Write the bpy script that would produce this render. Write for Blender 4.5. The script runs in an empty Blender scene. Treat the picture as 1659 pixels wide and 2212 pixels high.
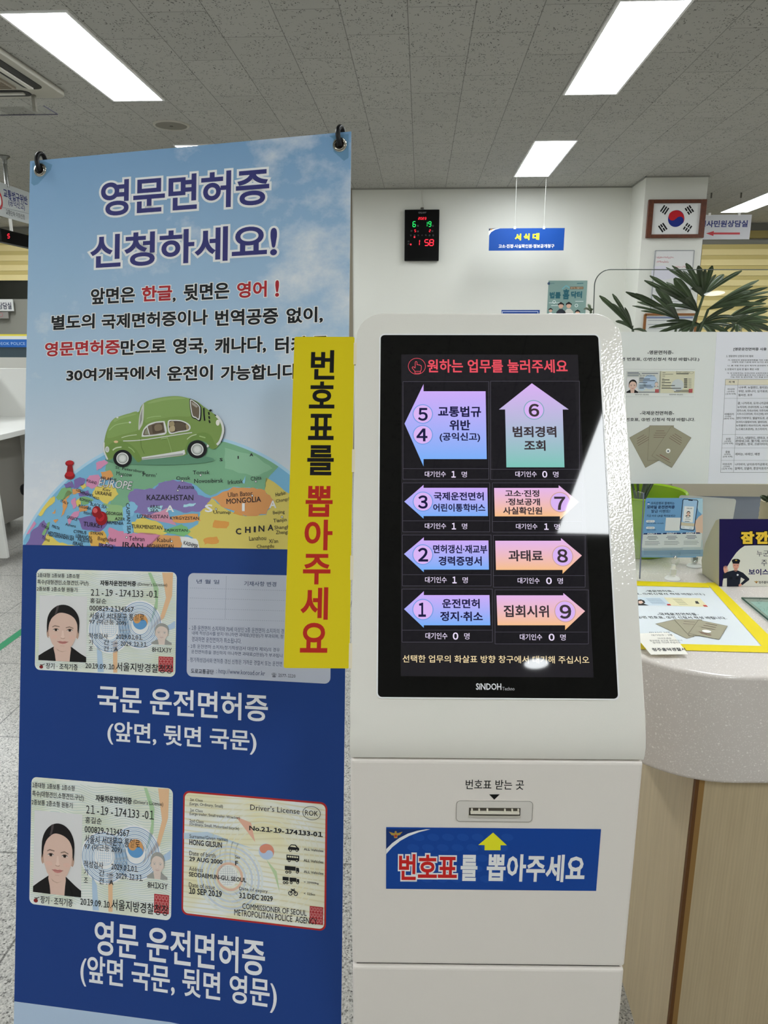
import bpy, math, random
from mathutils import Vector, Matrix
SC = bpy.context.scene
COL = SC.collection
rad = math.radians
rnd = random.Random(7)

# ------------------------------------------------------------------ camera
CAMZ, FPX, PITCH, ROLL, YAW = 1.42, 1597.0, 0.2351, 0.0011, rad(2.77)
CAM = Vector((0, 0, CAMZ))
RZ = Matrix.Rotation(YAW, 3, 'Z')
_f = Vector((0, math.cos(PITCH), -math.sin(PITCH)))
_r = Vector((1, 0, 0))
_u = _r.cross(_f)
RT = RZ @ (math.cos(ROLL) * _r + math.sin(ROLL) * _u)
UP = RZ @ (-math.sin(ROLL) * _r + math.cos(ROLL) * _u)
FW = RZ @ _f
cd = bpy.data.cameras.new('camera')
co = bpy.data.objects.new('camera', cd)
COL.objects.link(co)
cd.sensor_fit = 'HORIZONTAL'
cd.sensor_width = 36.0
cd.lens = FPX / 1659.0 * 36.0
cd.clip_start = 0.02
co.matrix_world = Matrix(((RT.x, UP.x, -FW.x, 0), (RT.y, UP.y, -FW.y, 0), (RT.z, UP.z, -FW.z, CAMZ), (0, 0, 0, 1)))
SC.camera = co
SC.cycles.max_bounces = 8
SC.cycles.diffuse_bounces = 5
SC.cycles.glossy_bounces = 4
SC.cycles.transparent_max_bounces = 32

# ------------------------------------------------------------------ world, exposure
SC.view_settings.view_transform = 'Standard'
SC.view_settings.look = 'None'
SC.view_settings.gamma = 1.0
SC.view_settings.use_curve_mapping = False
SC.view_settings.exposure = 0.0
LAMP = 22.5           # radiance of the ceiling panels
wd = bpy.data.worlds.new('world')
SC.world = wd
wd.use_nodes = True
wd.node_tree.nodes['Background'].inputs[0].default_value = (0.9, 0.95, 1.0, 1)
wd.node_tree.nodes['Background'].inputs[1].default_value = 0.25
CEIL = 2.8266

# ------------------------------------------------------------------ rays of the photograph
def ray(px, py):
    return (RT * ((px - 829.5) / FPX) - UP * ((py - 1106.0) / FPX) + FW)
def on_plane(px, py, P, n):
    d = ray(px, py)
    return CAM + d * ((P - CAM).dot(n) / d.dot(n))
def at_z(px, py, z): return on_plane(px, py, Vector((0, 0, z)), Vector((0, 0, 1)))
def at_y(px, py, y): return on_plane(px, py, Vector((0, y, 0)), Vector((0, 1, 0)))
def at_x(px, py, x): return on_plane(px, py, Vector((x, 0, 0)), Vector((1, 0, 0)))

class Frame:
    """a flat local frame: u to the right, v up, n towards the viewer"""
    def __init__(s, O, u, v):
        s.O = Vector(O); s.u = Vector(u).normalized(); s.v = Vector(v).normalized(); s.n = s.u.cross(s.v)
    def loc(s, px, py):
        p = on_plane(px, py, s.O, s.n) - s.O
        return p.dot(s.u), p.dot(s.v)
    def M(s):
        return Matrix(((s.u.x, s.v.x, s.n.x, s.O.x), (s.u.y, s.v.y, s.n.y, s.O.y), (s.u.z, s.v.z, s.n.z, s.O.z), (0, 0, 0, 1)))
    def w(s, a, b, c=0): return s.O + s.u * a + s.v * b + s.n * c

# ------------------------------------------------------------------ materials
MATS = {}
def lin(h):
    h = h.lstrip('#')
    o = []
    for i in (0, 2, 4):
        c = int(h[i:i + 2], 16) / 255.0
        o.append(c / 12.92 if c <= 0.04045 else ((c + 0.055) / 1.055) ** 2.4)
    return o
K = 1.25              # photographed shade -> surface colour
def colour(h, k=None):
    return tuple(min(0.93, c * (K if k is None else k)) for c in lin(h)) + (1,)
def principled(name):
    m = bpy.data.materials.new(name)
    m.use_nodes = True
    return m, m.node_tree.nodes, m.node_tree.links, m.node_tree.nodes['Principled BSDF']
def ink(h, rough=0.55, k=None, spec=0.2, metal=0.0):
    key = (h, rough, k, spec, metal)
    if key not in MATS:
        m, n, l, b = principled('surface_' + h.lstrip('#'))
        b.inputs['Base Color'].default_value = colour(h, k)
        b.inputs['Roughness'].default_value = rough
        b.inputs['Specular IOR Level'].default_value = spec
        b.inputs['Metallic'].default_value = metal
        MATS[key] = m
    return MATS[key]
def glow(h, s=1.0, rough=0.05, spec=0.5, base=0.004):
    key = ('glow', h, s, rough)
    if key not in MATS:
        m, n, l, b = principled('lit_' + h.lstrip('#'))
        b.inputs['Base Color'].default_value = (base, base, base, 1)
        b.inputs['Roughness'].default_value = rough
        b.inputs['Specular IOR Level'].default_value = spec
        b.inputs['Emission Color'].default_value = tuple(lin(h)) + (1,)
        b.inputs['Emission Strength'].default_value = s
        MATS[key] = m
    return MATS[key]
def tone():
    """colours of the arrows come from the mesh (lit screen gradient)"""
    if 'tone' not in MATS:
        m, n, l, b = principled('lit_gradient')
        a = n.new('ShaderNodeVertexColor'); a.layer_name = 'tone'
        b.inputs['Base Color'].default_value = (0.004, 0.004, 0.004, 1)
        b.inputs['Roughness'].default_value = 0.05
        l.new(a.outputs[0], b.inputs['Emission Color'])
        b.inputs['Emission Strength'].default_value = 1.0
        MATS['tone'] = m
    return MATS['tone']
def coords(n, l, scale=(1, 1, 1), loc=(0, 0, 0), rot=(0, 0, 0), kind='Object'):
    t = n.new('ShaderNodeTexCoord'); mp = n.new('ShaderNodeMapping')
    mp.inputs['Scale'].default_value = scale; mp.inputs['Location'].default_value = loc; mp.inputs['Rotation'].default_value = rot
    l.new(t.outputs[kind], mp.inputs['Vector'])
    return mp.outputs[0]
def ramp(n, l, src, stops):
    r = n.new('ShaderNodeValToRGB')
    e = r.color_ramp.elements
    while len(e) < len(stops): e.new(0.5)
    for x, (p, c) in zip(e, stops):
        x.position = p; x.color = c
    l.new(src, r.inputs[0])
    return r.outputs[0]
def mix(n, l, fac, a, b, mode='MIX'):
    x = n.new('ShaderNodeMix'); x.data_type = 'RGBA'; x.blend_type = mode
    for s, v in ((x.inputs[0], fac), (x.inputs[6], a), (x.inputs[7], b)):
        if hasattr(v, 'is_output'): l.new(v, s)
        else: s.default_value = v
    return x.outputs[2]
def noise(n, l, vec, scale, detail=3, rough=0.5):
    t = n.new('ShaderNodeTexNoise'); t.inputs['Scale'].default_value = scale; t.inputs['Detail'].default_value = detail
    t.inputs['Roughness'].default_value = rough
    l.new(vec, t.inputs['Vector']); return t.outputs[0]
def voro(n, l, vec, scale, feature='F1', out='Distance'):
    t = n.new('ShaderNodeTexVoronoi'); t.inputs['Scale'].default_value = scale; t.feature = feature
    l.new(vec, t.inputs['Vector']); return t.outputs[out]
def bump(n, l, b, h, strength=0.2, dist=0.002):
    x = n.new('ShaderNodeBump'); x.inputs['Strength'].default_value = strength; x.inputs['Distance'].default_value = dist
    l.new(h, x.inputs['Height']); l.new(x.outputs[0], b.inputs['Normal'])
def g(v): return (v, v, v, 1)

def m_ceiling():
    m, n, l, b = principled('ceiling_tiles')
    v = coords(n, l, rot=(0, 0, 0))
    sp = n.new('ShaderNodeSeparateXYZ'); l.new(v, sp.inputs[0])
    ax = n.new('ShaderNodeMath'); ax.operation = 'ADD'; ax.inputs[1].default_value = 0.077 + 6.0; l.new(sp.outputs[0], ax.inputs[0])
    ay = n.new('ShaderNodeMath'); ay.operation = 'ADD'; ay.inputs[1].default_value = 6.0 - 0.393; l.new(sp.outputs[1], ay.inputs[0])
    cb = n.new('ShaderNodeCombineXYZ'); l.new(ay.outputs[0], cb.inputs[0]); l.new(ax.outputs[0], cb.inputs[1])
    br = n.new('ShaderNodeTexBrick'); l.new(cb.outputs[0], br.inputs['Vector'])
    br.inputs['Scale'].default_value = 1.0; br.inputs['Mortar Size'].default_value = 0.0024; br.inputs['Mortar Smooth'].default_value = 0.2
    br.inputs['Brick Width'].default_value = 0.6; br.inputs['Row Height'].default_value = 0.3; br.offset = 0.5
    br.inputs['Bias'].default_value = 0
    br.inputs['Color1'].default_value = g(0.43); br.inputs['Color2'].default_value = g(0.46); br.inputs['Mortar'].default_value = g(0.24)
    # worm holes: short dark dashes turned this way and that
    wob = n.new('ShaderNodeTexNoise'); wob.inputs['Scale'].default_value = 9.0; l.new(v, wob.inputs['Vector'])
    off = n.new('ShaderNodeVectorMath'); off.operation = 'MULTIPLY_ADD'; off.inputs[1].default_value = (0.09, 0.09, 0); l.new(wob.outputs['Color'], off.inputs[0]); l.new(v, off.inputs[2])
    s1 = n.new('ShaderNodeVectorMath'); s1.operation = 'MULTIPLY'; s1.inputs[1].default_value = (104, 40, 1); l.new(off.outputs[0], s1.inputs[0])
    s2 = n.new('ShaderNodeVectorMath'); s2.operation = 'MULTIPLY'; s2.inputs[1].default_value = (44, 96, 1); l.new(off.outputs[0], s2.inputs[0])
    d1 = voro(n, l, s1.outputs[0], 1.0); d2 = voro(n, l, s2.outputs[0], 1.0)
    k1 = ramp(n, l, d1, [(0.19, g(1)), (0.27, g(0))]); k2 = ramp(n, l, d2, [(0.17, g(1)), (0.24, g(0))])
    pres = ramp(n, l, noise(n, l, v, 26, 1), [(0.44, g(0)), (0.52, g(1))])
    sp2 = mix(n, l, 1.0, k1, k2, 'LIGHTEN')
    spk = mix(n, l, 1.0, sp2, pres, 'MULTIPLY')
    dark = mix(n, l, spk, br.outputs['Color'], g(0.11))
    tint = mix(n, l, 1.0, dark, (0.985, 0.97, 0.90, 1), 'MULTIPLY')
    l.new(tint, b.inputs['Base Color']); b.inputs['Roughness'].default_value = 0.9; b.inputs['Specular IOR Level'].default_value = 0.1
    return m
def m_floor():
    m, n, l, b = principled('granite_floor')
    v = coords(n, l)
    a = ramp(n, l, voro(n, l, v, 250, out='Color'), [(0.12, g(0.14)), (0.28, g(0.5)), (0.6, g(0.68)), (0.9, g(0.82))])
    c = ramp(n, l, noise(n, l, v, 150, 4, 0.7), [(0.34, g(0.22)), (0.48, g(1))])
    x = mix(n, l, 0.75, a, c, 'MULTIPLY')
    br = n.new('ShaderNodeTexBrick'); l.new(coords(n, l, loc=(0.36, 0.05, 0)), br.inputs['Vector'])
    br.inputs['Scale'].default_value = 1; br.offset = 0; br.inputs['Brick Width'].default_value = 0.6; br.inputs['Row Height'].default_value = 0.6
    br.inputs['Mortar Size'].default_value = 0.003; br.inputs['Color1'].default_value = g(1); br.inputs['Color2'].default_value = g(0.93); br.inputs['Mortar'].default_value = g(0.4)
    y = mix(n, l, 1.0, x, br.outputs['Color'], 'MULTIPLY')
    l.new(mix(n, l, 1.0, y, (0.70, 0.68, 0.63, 1), 'MULTIPLY'), b.inputs['Base Color'])
    b.inputs['Roughness'].default_value = 0.28; b.inputs['Specular IOR Level'].default_value = 0.4
    return m
def m_stone():
    m, n, l, b = principled('speckled_solid_surface')
    v = coords(n, l)
    w = n.new('ShaderNodeTexNoise'); w.inputs['Scale'].default_value = 60; l.new(v, w.inputs['Vector'])
    off = n.new('ShaderNodeVectorMath'); off.operation = 'MULTIPLY_ADD'; off.inputs[1].default_value = (0.012, 0.012, 0.012); l.new(w.outputs['Color'], off.inputs[0]); l.new(v, off.inputs[2])
    big = ramp(n, l, voro(n, l, off.outputs[0], 135), [(0.17, g(0.9)), (0.24, g(0))])
    sml = ramp(n, l, voro(n, l, off.outputs[0], 300), [(0.24, g(1)), (0.32, g(0))])
    pb = ramp(n, l, noise(n, l, v, 90, 0), [(0.52, g(0)), (0.56, g(1))])
    k = mix(n, l, 1.0, mix(n, l, 1.0, big, pb, 'MULTIPLY'), mix(n, l, 0.55, g(0), sml), 'LIGHTEN')
    l.new(mix(n, l, k, colour('#bfb8b2', 1.33), colour('#dad5d0', 1.3)), b.inputs['Base Color'])
    b.inputs['Roughness'].default_value = 0.16; b.inputs['Specular IOR Level'].default_value = 0.45
    return m
def m_wood(h1, h2, k=1.6, ax=(60, 60, 3)):
    m, n, l, b = principled('light_wood_' + h1.lstrip('#'))
    v = coords(n, l, scale=ax)
    a = noise(n, l, v, 1.6, 5, 0.65)
    wv = n.new('ShaderNodeTexWave'); wv.inputs['Scale'].default_value = 0.9; wv.inputs['Distortion'].default_value = 9; wv.inputs['Detail'].default_value = 3; wv.inputs['Detail Scale'].default_value = 0.6
    l.new(v, wv.inputs['Vector'])
    x = mix(n, l, ramp(n, l, a, [(0.3, g(0)), (0.75, g(1))]), colour(h1, k), colour(h2, k))
    l.new(mix(n, l, 0.06, x, wv.outputs['Color'], 'MULTIPLY'), b.inputs['Base Color'])
    b.inputs['Roughness'].default_value = 0.45
    return m
def m_paint(h, k=None, rough=0.3, bs=0.06, scale=900, spec=0.5, coat=0.0):
    m, n, l, b = principled('textured_paint_' + h.lstrip('#'))
    b.inputs['Base Color'].default_value = colour(h, k)
    b.inputs['Roughness'].default_value = rough; b.inputs['Specular IOR Level'].default_value = spec
    bump(n, l, b, noise(n, l, coords(n, l), scale, 2), bs, 0.001)
    if coat:
        b.inputs['Coat Weight'].default_value = coat; b.inputs['Coat Roughness'].default_value = 0.04
        x = n.new('ShaderNodeBump'); x.inputs['Strength'].default_value = 0.3; x.inputs['Distance'].default_value = 0.0008
        l.new(noise(n, l, coords(n, l), 330, 0), x.inputs['Height']); l.new(x.outputs[0], b.inputs['Coat Normal'])
    return m
def m_wall(h, k=None):
    m, n, l, b = principled('painted_wall_' + h.lstrip('#'))
    v = coords(n, l)
    a = ramp(n, l, noise(n, l, v, 0.9, 2), [(0.3, g(0.96)), (0.7, g(1))])
    l.new(mix(n, l, 1.0, colour(h, k), a, 'MULTIPLY'), b.inputs['Base Color'])
    b.inputs['Roughness'].default_value = 0.7; b.inputs['Specular IOR Level'].default_value = 0.25
    bump(n, l, b, noise(n, l, v, 260, 2), 0.08, 0.001)
    return m
def m_sky():
    """printed sky of the banner: blue at the top, paler below, clouds along the edges"""
    m, n, l, b = principled('banner_sky_print')
    v = coords(n, l)
    sp = n.new('ShaderNodeSeparateXYZ'); l.new(v, sp.inputs[0])
    t = n.new('ShaderNodeMapRange'); t.inputs[1].default_value = -0.7; t.inputs[2].default_value = 0.0; l.new(sp.outputs[1], t.inputs[0])
    base = ramp(n, l, t.outputs[0], [(0.0, colour('#cfd0d4', 1.4)), (0.16, colour('#c6ccd4', 1.32)), (0.42, colour('#abc0d3', 1.22)), (0.7, colour('#98b8d5', 1.12)), (1.0, colour('#7ea8d0', 1.0))])
    nz = noise(n, l, coords(n, l, scale=(6, 8, 1), loc=(1.9, 0.55, 3.4)), 1.0, 6, 0.62)
    edge = n.new('ShaderNodeMath'); edge.operation = 'SUBTRACT'; edge.inputs[1].default_value = 0.2; l.new(sp.outputs[0], edge.inputs[0])
    ab = n.new('ShaderNodeMath'); ab.operation = 'ABSOLUTE'; l.new(edge.outputs[0], ab.inputs[0])
    mr = n.new('ShaderNodeMapRange'); mr.inputs[1].default_value = 0.08; mr.inputs[2].default_value = 0.34; mr.inputs[3].default_value = 0.0; mr.inputs[4].default_value = 0.16; l.new(ab.outputs[0], mr.inputs[0])
    s = n.new('ShaderNodeMath'); s.operation = 'ADD'; l.new(nz, s.inputs[0]); l.new(mr.outputs[0], s.inputs[1])
    c = ramp(n, l, s.outputs[0], [(0.63, g(0)), (0.82, g(0.75))])
    l.new(mix(n, l, c, base, colour('#dcdfe5', 1.3)), b.inputs['Base Color'])
    b.inputs['Roughness'].default_value = 0.5; b.inputs['Specular IOR Level'].default_value = 0.3
    return m
def m_lines(name, base, line, scale=260, dist=5, w=0.2, ds=0.02, lum=0.9):
    """fine wavy security lines of a printed card"""
    m, n, l, b = principled(name)
    wv = n.new('ShaderNodeTexWave'); wv.wave_type = 'BANDS'; wv.bands_direction = 'Y'
    l.new(coords(n, l, scale=(0.35, 1, 1)), wv.inputs['Vector'])
    wv.inputs['Scale'].default_value = scale / 6.28; wv.inputs['Distortion'].default_value = dist; wv.inputs['Detail'].default_value = 0; wv.inputs['Detail Scale'].default_value = ds
    f = ramp(n, l, wv.outputs['Fac'], [(0.0, g(lum)), (w + 0.12, g(0))])
    patch = ramp(n, l, noise(n, l, coords(n, l), 14, 1), [(0.35, colour(base)), (0.65, colour('#dcdfdc'))])
    l.new(mix(n, l, f, patch, colour(line)), b.inputs['Base Color'])
    b.inputs['Roughness'].default_value = 0.5
    return m
def m_clear(tint=(0.985, 0.99, 0.988), ior=1.45, mul=1.0):
    m = bpy.data.materials.new('clear_acrylic'); m.use_nodes = True
    n, l = m.node_tree.nodes, m.node_tree.links
    n.clear()
    o = n.new('ShaderNodeOutputMaterial'); t = n.new('ShaderNodeBsdfTransparent'); gl = n.new('ShaderNodeBsdfGlossy'); f = n.new('ShaderNodeFresnel'); mx = n.new('ShaderNodeMixShader')
    t.inputs[0].default_value = tint + (1,); gl.inputs['Roughness'].default_value = 0.01; f.inputs[0].default_value = ior
    ge = n.new('ShaderNodeNewGeometry'); iv = n.new('ShaderNodeMath'); iv.operation = 'SUBTRACT'; iv.inputs[0].default_value = 1.0; l.new(ge.outputs['Backfacing'], iv.inputs[1])
    mu = n.new('ShaderNodeMath'); mu.operation = 'MULTIPLY'; l.new(f.outputs[0], mu.inputs[0]); l.new(iv.outputs[0], mu.inputs[1])
    l.new(mu.outputs[0], mx.inputs[0]); l.new(t.outputs[0], mx.inputs[1]); l.new(gl.outputs[0], mx.inputs[2]); l.new(mx.outputs[0], o.inputs[0])
    return m
def m_leaf():
    m, n, l, b = principled('palm_leaf')
    v = coords(n, l)
    l.new(ramp(n, l, noise(n, l, v, 14, 2), [(0.3, colour('#27331f', 1.5)), (0.7, colour('#3d4b30', 1.6))]), b.inputs['Base Color'])
    b.inputs['Roughness'].default_value = 0.32; b.inputs['Specular IOR Level'].default_value = 0.5
    return m
M_CLEAR = m_clear()

# ------------------------------------------------------------------ mesh building
class MB:
    def __init__(s):
        s.v = []; s.f = []; s.fm = []; s.mats = []; s.tones = {}; s.jobs = []
    def mi(s, m):
        if m not in s.mats: s.mats.append(m)
        return s.mats.index(m)
    def add(s, vs, fs, m, M=None):
        o = len(s.v); k = s.mi(m)
        s.v += [tuple(M @ Vector(p)) if M else tuple(p) for p in vs]
        s.f += [tuple(i + o for i in f) for f in fs]; s.fm += [k] * len(fs)
        return o
    def box(s, lo, hi, m, M=None):
        x0, y0, z0 = lo; x1, y1, z1 = hi
        s.add([(x0, y0, z0), (x1, y0, z0), (x1, y1, z0), (x0, y1, z0), (x0, y0, z1), (x1, y0, z1), (x1, y1, z1), (x0, y1, z1)],
              [(3, 2, 1, 0), (4, 5, 6, 7), (0, 1, 5, 4), (1, 2, 6, 5), (2, 3, 7, 6), (3, 0, 4, 7)], m, M)
    def prism(s, pts, z0, z1, m, M=None, axis='z', cap=None):
        """closed outline (counter-clockwise) pushed from z0 to z1"""
        n = len(pts)
        def q(p, z):
            return (p[0], p[1], z) if axis == 'z' else ((p[0], z, p[1]) if axis == 'y' else (z, p[0], p[1]))
        vs = [q(p, z0) for p in pts] + [q(p, z1) for p in pts]
        fs = [(i, (i + 1) % n, n + (i + 1) % n, n + i) for i in range(n)]
        o = s.add(vs, fs, m, M)
        k = s.mi(cap or m)
        s.f += [tuple(o + i for i in reversed(range(n))), tuple(o + n + i for i in range(n))]; s.fm += [s.mi(m), k]
    def tube(s, pts, r, m, seg=10, M=None, cap=True):
        pts = [Vector(p) for p in pts]
        rs = r if isinstance(r, (list, tuple)) else [r] * len(pts)
        vs = []; fs = []
        a = None
        for i, p in enumerate(pts):
            t = (pts[min(i + 1, len(pts) - 1)] - pts[max(i - 1, 0)]).normalized()
            if a is None: a = t.orthogonal().normalized()
            a = (a - t * a.dot(t)).normalized(); b = t.cross(a)
            for k in range(seg):
                w = 2 * math.pi * k / seg
                vs.append(p + (a * math.cos(w) + b * math.sin(w)) * rs[i])
        for i in range(len(pts) - 1):
            for k in range(seg):
                k2 = (k + 1) % seg
                fs.append((i * seg + k, i * seg + k2, (i + 1) * seg + k2, (i + 1) * seg + k))
        if cap:
            fs.append(tuple(reversed(range(seg)))); fs.append(tuple((len(pts) - 1) * seg + k for k in range(seg)))
        s.add(vs, fs, m, M)
    def lathe(s, prof, m, seg=32, M=None, axis='z', closed=False):
        n = len(prof); vs = []; fs = []
        for k in range(seg):
            w = 2 * math.pi * k / seg
            for r, z in prof: vs.append((r * math.cos(w), r * math.sin(w), z))
        for k in range(seg):
            k2 = (k + 1) % seg
            for i in range(n - 1):
                fs.append((k * n + i, k2 * n + i, k2 * n + i + 1, k * n + i + 1))
        s.add(vs, fs, m, M)
    def flat(s, pts, m, z=0.0):
        s.add([(p[0], p[1], z) for p in pts], [tuple(range(len(pts)))], m)
    def fill(s, me):
        me.from_pydata(s.v, [], s.f)
        for m in s.mats: me.materials.append(m)
        me.polygons.foreach_set('material_index', s.fm)
        if s.tones:
            a = me.color_attributes.new('tone', 'FLOAT_COLOR', 'POINT')
            for i, c in s.tones.items(): a.data[i].color = c
        me.update()
    def build(s, name, M=None, parent=None, smooth=None, bevel=None, props=None):
        me = bpy.data.meshes.new(name)
        if s.jobs: PENDING.append((me, s))
        else: s.fill(me)
        if smooth:
            me.shade_smooth(); me.set_sharp_from_angle(angle=rad(smooth))
        o = bpy.data.objects.new(name, me)
        COL.objects.link(o)
        place(o, M, parent)
        if bevel:
            b = o.modifiers.new('edges', 'BEVEL'); b.width = bevel; b.segments = 3; b.limit_method = 'ANGLE'; b.angle_limit = rad(40)
            b.harden_normals = False
        for k, v in (props or {}).items(): o[k] = v
        return o
WM = {}
def place(o, M, parent):
    M = M or Matrix.Identity(4)
    if parent:
        o.parent = parent
        o.matrix_basis = WM[parent].inverted() @ M
    else:
        o.matrix_basis = M
    WM[o] = M
def T3(x, y=0, z=0):
    return Matrix.Translation(Vector((x, y, z)) if not isinstance(x, Vector) else x)
def thing(name, label, cat, M=None, group=None):
    o = bpy.data.objects.new(name, None)
    o.empty_display_size = 0.1
    COL.objects.link(o)
    place(o, M, None)
    o['label'] = label; o['category'] = cat
    if group: o['group'] = group
    return o
def tag(o, label, cat, group=None):
    o['label'] = label; o['category'] = cat
    if group: o['group'] = group
    return o
def struct(o):
    o['kind'] = 'structure'
    return o

# ------------------------------------------------------------------ lettering and print
PENDING = []
def read_letters(jobs):
    """outlines of all strings, read from one text per (resolution, slant)"""
    tc = bpy.data.curves.new('letters', 'FONT'); to = bpy.data.objects.new('letters', tc)
    ts = bpy.data.scenes.new('letters'); ts.collection.objects.link(to)
    got = {}
    groups = {}
    for t, res, sh in jobs: groups.setdefault((res, sh), set()).add(t)
    for (res, sh), ss in groups.items():
        ss = sorted(ss)
        tc.resolution_u = res; tc.shear = sh; tc.space_line = 4.0
        body = '\n'.join(ss).replace('1', '\uff11')
        tc.body = body
        for i, ch in enumerate(body):       # the wide figure one, drawn in to the pitch of the other figures
            if ch == '\uff11':
                tc.body_format[i].kerning += -11.0
                if i and body[i - 1] != '\n': tc.body_format[i - 1].kerning += -11.0
        vl = ts.view_layers[0]; vl.update()
        ev = to.evaluated_get(vl.depsgraph); me = ev.to_mesh()
        co = [(v.co.x, v.co.y) for v in me.vertices]
        step = 4.0
        per = [([], [], {}) for _ in ss]
        for p in me.polygons:
            f = list(p.vertices)
            k = min(len(ss) - 1, max(0, int(round((0.4 - co[f[0]][1]) / step))))
            vs, fs, ix = per[k]
            ar = sum(co[f[i - 1]][0] * co[f[i]][1] - co[f[i]][0] * co[f[i - 1]][1] for i in range(len(f)))
            if abs(ar) < 1e-12: continue
            q = []
            for i in f:
                if i not in ix: ix[i] = len(vs); vs.append((co[i][0], co[i][1] + k * step))
                q.append(ix[i])
            fs.append(q if ar > 0 else q[::-1])
        ev.to_mesh_clear()
        for t, (vs, fs, ix) in zip(ss, per): got[(t, res, sh)] = (vs, fs)
    bpy.data.objects.remove(to); bpy.data.scenes.remove(ts)
    return got
def print_all():
    got = read_letters([j[:3] for me, mb in PENDING for j in mb.jobs])
    for me, mb in PENDING:
        for j in mb.jobs: set_letters(mb, got[j[:3]], *j[3:])
        mb.fill(me)
def set_letters(mb, vf, box, m, zs, bold, halo, rot):
    vs, fs = vf
    if not fs: return
    a0, b0, a1, b1 = box
    parts = [(vs, fs, m, zs[0])]
    X0 = min(p[0] for p in vs) - bold; X1 = max(p[0] for p in vs) + bold
    Y0 = min(p[1] for p in vs) - bold; Y1 = max(p[1] for p in vs) + bold
    st_ = (zs[0] - zs[1]) * 0.07
    if bold: parts += [bf + (m, zs[0] - st_ * (1 + i % 6)) for i, bf in enumerate(band(vs, fs, bold))]
    if halo:
        parts += [bf + (halo[0], zs[1] - st_ * (1 + i % 6)) for i, bf in enumerate(band(vs, fs, halo[1] + bold))]; parts.append((vs, fs, halo[0], zs[1]))
    cx, cy = (a0 + a1) / 2, (b0 + b1) / 2
    c, sn = math.cos(rad(rot)), math.sin(rad(rot))
    for pv, pf, pm, pz in parts:
        out = []
        for x, y in pv:
            a = a0 + (x - X0) / (X1 - X0) * (a1 - a0) - cx
            b = b0 + (y - Y0) / (Y1 - Y0) * (b1 - b0) - cy
            out.append((cx + a * c - b * sn, cy + a * sn + b * c, pz))
        mb.add(out, pf, pm)
def band(vs, fs, w):
    """strips of width w around the outlines of a filled lettering, one list of faces per outline"""
    es = set()
    for f in fs:
        for i in range(len(f)): es.add((f[i - 1], f[i]))
    bd = [(a, b) for a, b in es if (b, a) not in es]
    nrm = {}; par = {}
    def root(i):
        while par.setdefault(i, i) != i: i = par[i]
        return i
    for a, b in bd:
        dx, dy = vs[b][0] - vs[a][0], vs[b][1] - vs[a][1]
        d = math.hypot(dx, dy)
        par[root(a)] = root(b)
        if d < 1e-9: continue
        q = (dy / d, -dx / d)
        nrm.setdefault(a, []).append(q); nrm.setdefault(b, []).append(q)
    off = {}
    for i, q in nrm.items():
        x = sum(c[0] for c in q); y = sum(c[1] for c in q)
        d = math.hypot(x, y)
        if d < 1e-6: x, y, k = q[0][0], q[0][1], 1
        else:
            x /= d; y /= d
            k = 1 / max(x * q[0][0] + y * q[0][1], 0.62)
        off[i] = (vs[i][0] + x * w * k, vs[i][1] + y * w * k)
    loops = {}
    for a, b in bd:
        if a in off and b in off: loops.setdefault(root(a), []).append((a, b))
    out = []
    for ee in loops.values():
        ov = []; idx = {}; of = []
        def gi(k, p):
            if k not in idx: idx[k] = len(ov); ov.append(p)
            return idx[k]
        for a, b in ee: of.append((gi(('o', a), off[a]), gi(('o', b), off[b]), gi(('i', b), vs[b]), gi(('i', a), vs[a])))
        out.append((ov, of))
    return out

def spline(pts, n=6, closed=False):
    """smooth curve through the points"""
    pts = [tuple(p) for p in pts]; m = len(pts); o = []
    for i in range(m if closed else m - 1):
        p = [pts[(i + k) % m] if closed else pts[min(m - 1, max(0, i + k))] for k in (-1, 0, 1, 2)]
        for j in range(n):
            t = j / n
            o.append(tuple(0.5 * (2 * b + (c - a) * t + (2 * a - 5 * b + 4 * c - d) * t * t + (3 * b - a - 3 * c + d) * t ** 3) for a, b, c, d in zip(*p)))
    if not closed: o.append(pts[-1])
    return o

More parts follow.
